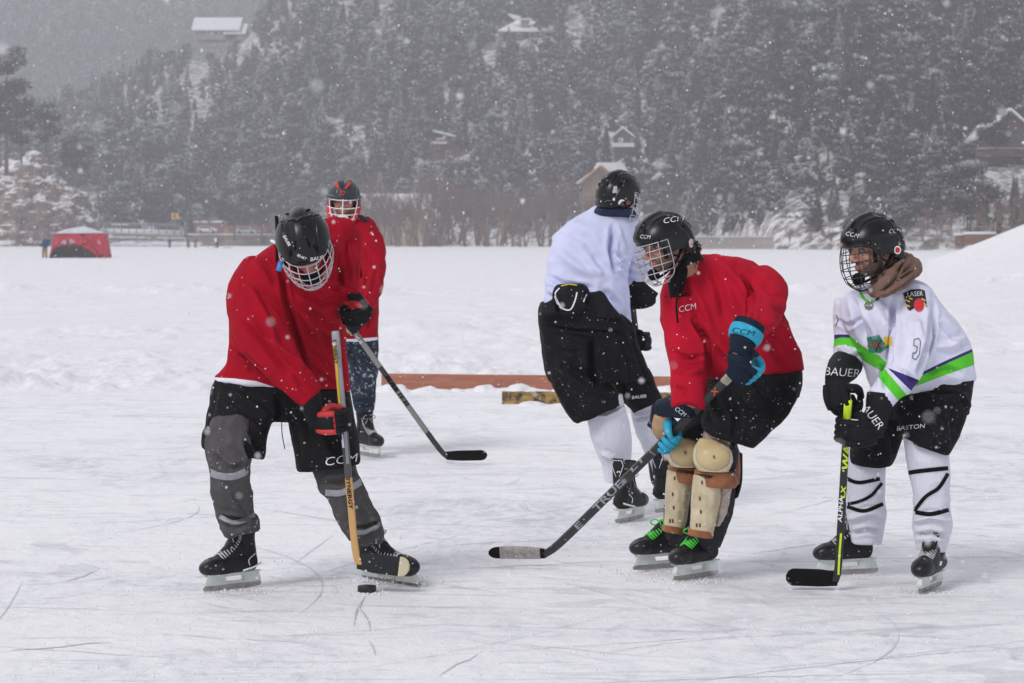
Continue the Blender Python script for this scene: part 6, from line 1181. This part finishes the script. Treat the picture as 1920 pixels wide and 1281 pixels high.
j5 = garment(p5, 'jersey', g, jersey5_mat(), .0055, 3, [([(1672, 560), (1675, 620), (1668, 680)], 5, -6), ([(1748, 570), (1745, 630), (1722, 700)], 5, -6), ([(1600, 560), (1610, 600), (1622, 640)], 5, -4), ([(1620, 580), (1640, 620), (1650, 660)], 7, 3), ([(1690, 590), (1700, 640), (1690, 680)], 8, -2), ([(1720, 600), (1728, 640)], 6, 2.5), ([(1690, 690), (1705, 705), (1715, 720)], 4, -3), ([(1760, 600), (1790, 630), (1815, 650)], 6, -3), ([(1750, 650), (1780, 650), (1815, 630)], 6, 3), ([(1735, 700), (1770, 690), (1800, 700)], 5, -3), ([(1568, 600), (1590, 612), (1612, 600)], 4, -2.5), ([(1570, 650), (1590, 664), (1614, 660)], 4, 2), ([(1655, 690), (1660, 730)], 5, -4), ([(1640, 560), (1660, 580), (1668, 600)], 5, 2.5)], .005, (7, 7, 5), 43, attrs=a5); js5 = [p5.surf[-1]]
loft(p5.body, T5, sc=.68); limb(p5.body, A5, sc=.52); limb(p5.body, B5, sc=.52)
M_pur = mk('purple_trim', (.035, .015, .16), .8, .1); M_grn = mk('green_trim', (.10, .60, .02), .8, .1); M_bkp = mk('black_print', (.015, .013, .02), .7, .1); M_yel = mk('yellow_patch', (.72, .48, .03), .7, .1); M_rp = mk('red_patch', (.60, .02, .03), .7, .1)
band_on([(1612, 545), (1622, 562), (1640, 566)], 5, js5, M_grn, j5, 'collar_green'); band_on([(1642, 564), (1656, 550), (1668, 538)], 4, js5, M_pur, j5, 'collar_purple'); band_on([(1672, 532), (1690, 524), (1704, 520)], [10, 12, 10], js5, M_grn, j5, 'shoulder_green')
# sleeve patch with hazard stripes
poly_on([(1693, 550), (1708, 543), (1724, 542), (1734, 545), (1739, 578), (1733, 566), (1722, 560), (1710, 566), (1706, 583), (1702, 580)], js5, M_bkp, j5, 'patch'); text_on('LASER', 1716, 551, 9, js5, M_white, j5, 4, 29, 0, .0, lift=.007)
for q in ([(1697, 562), (1706, 566)], [(1699, 572), (1706, 575)], [(1704, 559), (1711, 561)], [(1728, 560), (1735, 564)], [(1733, 570), (1737, 573)]): band_on(q, 3, js5, M_yel, j5, 'patch_stripe', .0045)
poly_on([(1723+9.5*math.cos(a), 572+12.5*math.sin(a)) for a in np.linspace(0, 6.28, 18)[:-1]], js5, M_rp, j5, 'red_dot', .005)
v9 = [(1722, 634), (1726, 640), (1724, 664), (1717, 675), (1711, 671), (1712, 661), (1716, 663), (1719, 658), (1720, 650), (1713, 648), (1714, 637), (1722, 634)]; 
for a, b_ in zip(v9[:-1], v9[1:]): band_on([a, b_], 1.3, js5, M_bkp, j5, 'number', .003, step=1)
v2_ = [(1567, 590), (1571, 600), (1566, 612)]; band_on(v2_, 1.3, js5, M_bkp, j5, 'number', .003)
poly_on([(1629+8.5*math.cos(a)*(1+.08*math.cos(8*a)), 573+8.5*math.sin(a)*(1+.08*math.cos(8*a))) for a in np.linspace(0, 6.28, 40)[:-1]], js5, mk('badge_grey', (.16, .15, .14), .7, .4, 150), j5, 'badge'); text_on('HOCKEY', 1630, 573, 3.5, js5, M_white, j5, 0, 13, 0, 0, lift=.005)
poly_on([(1625, 633), (1648, 628), (1656, 640), (1668, 650), (1650, 662), (1629, 661)], js5, mk('teal_patch', (.02, .28, .20), .7, .15), j5, 'teal_panel', .003); poly_on([(1626, 650), (1628, 640), (1636, 643), (1645, 636), (1652, 644), (1661, 650), (1650, 654), (1642, 657), (1634, 652)], js5, mk('wing_brown', (.20, .14, .09), .7, .4, 120), j5, 'wing_emblem', .006)
band_on([(1640, 636), (1652, 656)], 1.6, js5, M_bkp, j5, 'emblem_line', .008); band_on([(1653, 636), (1642, 657)], 1.6, js5, M_bkp, j5, 'emblem_line', .008)
poly_on([(1656, 632), (1672, 631), (1673, 648), (1660, 650)], js5, M_yel, j5, 'yellow_panel', .003)
# hood
g = G(); tube(g, [P(1632, 548, 10.16), P(1655, 540, 10.10), P(1685, 524, 10.12), P(1708, 503, 10.22), P(1704, 492, 10.36), P(1680, 496, 10.46)], [.024, .036, .042, .040, .038, .035], 12, 0, 5, .9); tube(g, [P(1650, 530, 10.14), P(1676, 512, 10.14), P(1698, 496, 10.2), P(1704, 487, 10.3)], [.022, .030, .034, .028], 10, 0, 5); tube(g, [P(1668, 504, 10.16), P(1690, 490, 10.2), P(1702, 482, 10.3)], [.018, .026, .020], 10, 0, 5); loft(g, [(1640, 510, 1692, 490, 10.28, .09), (1630, 540, 1708, 512, 10.28, .11), (1632, 558, 1700, 535, 10.28, .10)])
garment(p5, 'hood', g, mk('brown_hood', (.17, .10, .075), .85, .18, 12, 500, .3, .002), .0055, 2, [([(1650, 550), (1680, 528), (1715, 505)], 3, -4), ([(1660, 540), (1690, 512), (1712, 496)], 3, -3.5), ([(1640, 556), (1665, 545)], 3, 2), ([(1655, 556), (1690, 540), (1722, 512)], 3, -4), ([(1672, 530), (1690, 500), (1700, 486)], 2.5, -4)], .005, (16, 16, 16), 44)
S5 = [(1652, 722, 1824, 708, 10.36, .18), (1650, 755, 1821, 745, 10.36, .18), (1655, 785, 1815, 775, 10.34, .165)]; L5a = [(1688, 735, 1824, 712, 10.34, .17), (1684, 775, 1814, 775, 10.26, .165), (1688, 805, 1797, 815, 10.2, .155), (1691, 822, 1776, 850, 10.16, .14)]; L5b = [(1640, 730, 1745, 725, 10.48, .16), (1618, 780, 1710, 780, 10.48, .15), (1598, 825, 1690, 815, 10.46, .145), (1592, 860, 1672, 868, 10.46, .13), (1593, 868, 1660, 872, 10.46, .125)]
g = G(); loft(g, S5); loft(g, L5a); loft(g, L5b); sh5 = garment(p5, 'shorts', g, M_blk, .007, 3, [([(1690, 760), (1696, 800), (1692, 820)], 5, -6), ([(1720, 740), (1760, 752), (1800, 745)], 8, 4), ([(1740, 770), (1770, 800), (1775, 840)], 8, 4), ([(1790, 760), (1790, 800)], 6, -3), ([(1640, 790), (1660, 820), (1665, 860)], 6, 3.5), ([(1620, 810), (1625, 850)], 6, -3), ([(1760, 730), (1800, 745), (1815, 765)], 4, -3)], .006, (6, 6, 5), 45); ss5 = [p5.surf[-1]]
loft(p5.body, S5, sc=.68); loft(p5.body, L5a, sc=.68); loft(p5.body, L5b, sc=.68); text_on('EASTON', 1708, 801, 8, ss5, M_white, sh5, 6, 52, .25, -.008)
K5a = [(1733, 812, 10.16, 41), (1738, 850, 10.14, 41), (1744, 900, 10.14, 37), (1747, 950, 10.16, 34), (1748, 985, 10.18, 36), (1747, 1005, 10.18, 32), (1745, 1032, 10.18, 27)]; K5b = [(1626, 850, 10.46, 35), (1624, 885, 10.46, 35), (1623, 930, 10.48, 35), (1624, 965, 10.5, 37), (1625, 990, 10.52, 31), (1624, 1018, 10.52, 27)]
g = G(); limb(g, K5a); limb(g, K5b); sk5 = garment(p5, 'socks', g, M_sock, .0055, 3, [([(1712, 978), (1745, 968), (1780, 978)], 5, 3), ([(1715, 1005), (1745, 1000), (1775, 1008)], 4, -3), ([(1590, 975), (1625, 962), (1658, 960)], 5, 3), ([(1597, 1000), (1625, 994), (1650, 998)], 4, -3)], .0035, (10, 10, 7), 46); ks5 = [p5.surf[-1]]; limb(p5.body, K5a, sc=.66); limb(p5.body, K5b, sc=.66)
for pl, w_ in (([(1696, 889), (1720, 884), (1778, 878)], 8), ([(1778, 888), (1760, 915), (1735, 932), (1714, 958)], 7), ([(1712, 960), (1745, 964), (1784, 955)], 8), ([(1584, 896), (1610, 905), (1650, 898)], 7), ([(1654, 906), (1635, 928), (1612, 940), (1586, 946)], 6), ([(1588, 950), (1620, 958), (1656, 945)], 7)): band_on(pl, w_, ks5, M_mat, sk5, 'black_tape', .0035)
ba, _ = skate(p5, P(1745, 1106, 10.13), 180+62, 0, 0); skate(p5, P(1590, 1077, 10.58), 180+18, 0, 0, scale=.98); poly_on([(1761, 1060), (1763, 1052), (1767, 1053), (1765, 1061)], p5.surf[-2:-1], M_white, ba, 'label_patch')
head_geo(p5, P(1637, 467, 10.2), frame((-.90, -.38, -.20), (-.16, -.04, 1)), .985, P(1660, 520, 10.32)); helmet(p5, M_blk2, M_wirek)
text_on('CCM', 1598, 440, 8, [p5.hb], M_white, p5.helmet, -12, 24, .3, -.008); text_on('CCM', 1678, 433, 7, [p5.hb], M_white, p5.helmet, 8, 22, .3, -.008)
poly_on([(1683+6.5*math.cos(a), 469+8*math.sin(a)) for a in np.linspace(0, 6.28, 16)[:-1]], [p5.hb], M_white, p5.helmet, 'round_sticker'); poly_on([(1683+4.4*math.cos(a), 469+5.4*math.sin(a)) for a in np.linspace(0, 6.28, 16)[:-1]], [p5.hb], M_rp, p5.helmet, 'sticker_centre', .004)
s5, sh_, bl_, f5, b5 = stick('black and lime hockey stick held upright by the white jersey player at the right', P(1590, 755, 9.98), P(1570, 1098, 10.12), P(1474, 1092, 10.16), .031, .022, [], (.014, .015, .016), M_mat, .076, rad=.05, grip_m=mk('lime_print', (.55, .78, .02), .5, .05))
M_lime = mk('lime_print', (.55, .78, .02), .5, .05); text_on('WAR', 1588, 850, 15, f5, M_lime, sh_, 86, 66, .3, .03); text_on('ALPHA', 1576, 955, 8, f5, M_white, sh_, 86, 48, .2, .02); text_on('LX', 1581, 922, 9, f5, M_lime, sh_, 86, 22, .2, .03); band_on([(1577, 1000), (1574, 1040), (1572, 1078)], 4, f5, M_lime, sh_, 'lime_stripe'); band_on([(1590, 772), (1589, 800)], 8, f5, M_lime, sh_, 'lime_stripe')
gC, bC = glove(p5, P(1589, 806, 9.99), (.06, -.15, 1), (.25, -1, .0), P(1650, 750, 9.98), M_gblk, M_gblk, M_gblk, k=1.15, cuff_r=.056, clen=.75); text_on('BAUER', 1634, 778, 15, bC, M_white, gC, -52, 62, .1, -.008, lift=.004)
gD, bD = glove(p5, P(1588, 755, 10.06), (.7, -.55, .25), (-.5, -.8, .1), P(1586, 684, 10.34), M_gblk, M_gblk, M_gblk, k=1.15, cuff_r=.060, clen=.9); text_on('BAUER', 1580, 698, 15, bD, M_white, gD, -4, 66, .1, -.008, lift=.004)
finish_body(p5, skin_mat('skin_right', (.54, .30, .22), .8, (.03, .018, .013)))

# ---------------------------------------------------------------- puck
pc = P(688, 1108, 10.08); g = G(); tube(g, [(pc.x, pc.y, .001), (pc.x, pc.y, .004), (pc.x, pc.y, .022), (pc.x, pc.y, .0262)], [.037, .039, .039, .0375], 40); pk = tag(build('hockey_puck', g, mk('rubber', (.012, .012, .014), .55, .2, 80, snow=.3, snow_s=200), None, loc=tuple(pc)), 'black rubber puck lying alone on the ice below the wooden stick', 'puck')
# ================================================================ FALLING SNOW AND HAZE
def flakes(n, y0, y1, s0, s1, seed, pw=3.0):
    rng = np.random.RandomState(seed); y = (y0**pw+rng.rand(n)*(y1**pw-y0**pw))**(1/pw); u = rng.uniform(-.25, .25, n); zz = rng.uniform(-.19, .105, n)
    z = CH+zz*y; k = z > .03; y, u, z = y[k], u[k], z[k]; n = len(y); s = rng.uniform(s0, s1, n)*(rng.rand(n)**.7*.8+.5)
    b = np.array([(1, 0, 0), (-1, 0, 0), (0, 1, 0), (0, -1, 0), (0, 0, 1.15), (0, 0, -1.15)]); c = np.stack([u*y, y, z], -1)
    v = c[:, None, :]+b[None]*(s[:, None, None])*(1+.35*rng.uniform(-1, 1, (n, 6, 3))); fb = np.array([(0, 2, 4), (2, 1, 4), (1, 3, 4), (3, 0, 4), (2, 0, 5), (1, 2, 5), (3, 1, 5), (0, 3, 5)])
    f = (fb[None]+6*np.arange(n)[:, None, None]).reshape(-1, 3); return v.reshape(-1, 3), f
A = [flakes(300, 1.6, 5, .0016, .003, 1, 2.0), flakes(4600, 5, 12, .0010, .0026, 2, 2.6), flakes(7500, 12, 40, .0020, .0042, 3, 2.2), flakes(6000, 40, 110, .0045, .0080, 4, 2.0)]
vs = []; fs = []; o_ = 0
for v, f in A: vs.append(v); fs.append(f+o_); o_ += len(v)
tag(build('falling_snow', (np.concatenate(vs), np.concatenate(fs)), mk('flake', (.88, .88, .92), .8, .02)), 'falling snowflakes filling the air in front of everything', kind='stuff')
HAZE = .00060
g = G(); box(g, (0, 1050, 209.3), (3040, 2300, 423)); hz = G(); 
m = bpy.data.materials.new('haze'); m.use_nodes = True; nt = m.node_tree; nt.nodes.clear(); pv = nt.nodes.new('ShaderNodeVolumePrincipled'); pv.inputs['Color'].default_value = (.93, .93, .98, 1); pv.inputs['Density'].default_value = HAZE; pv.inputs['Anisotropy'].default_value = 0
ou = nt.nodes.new('ShaderNodeOutputMaterial'); L(nt, pv.outputs[0], ou.inputs['Volume'])
tag(build('haze', g, m, None, False), kind='stuff')
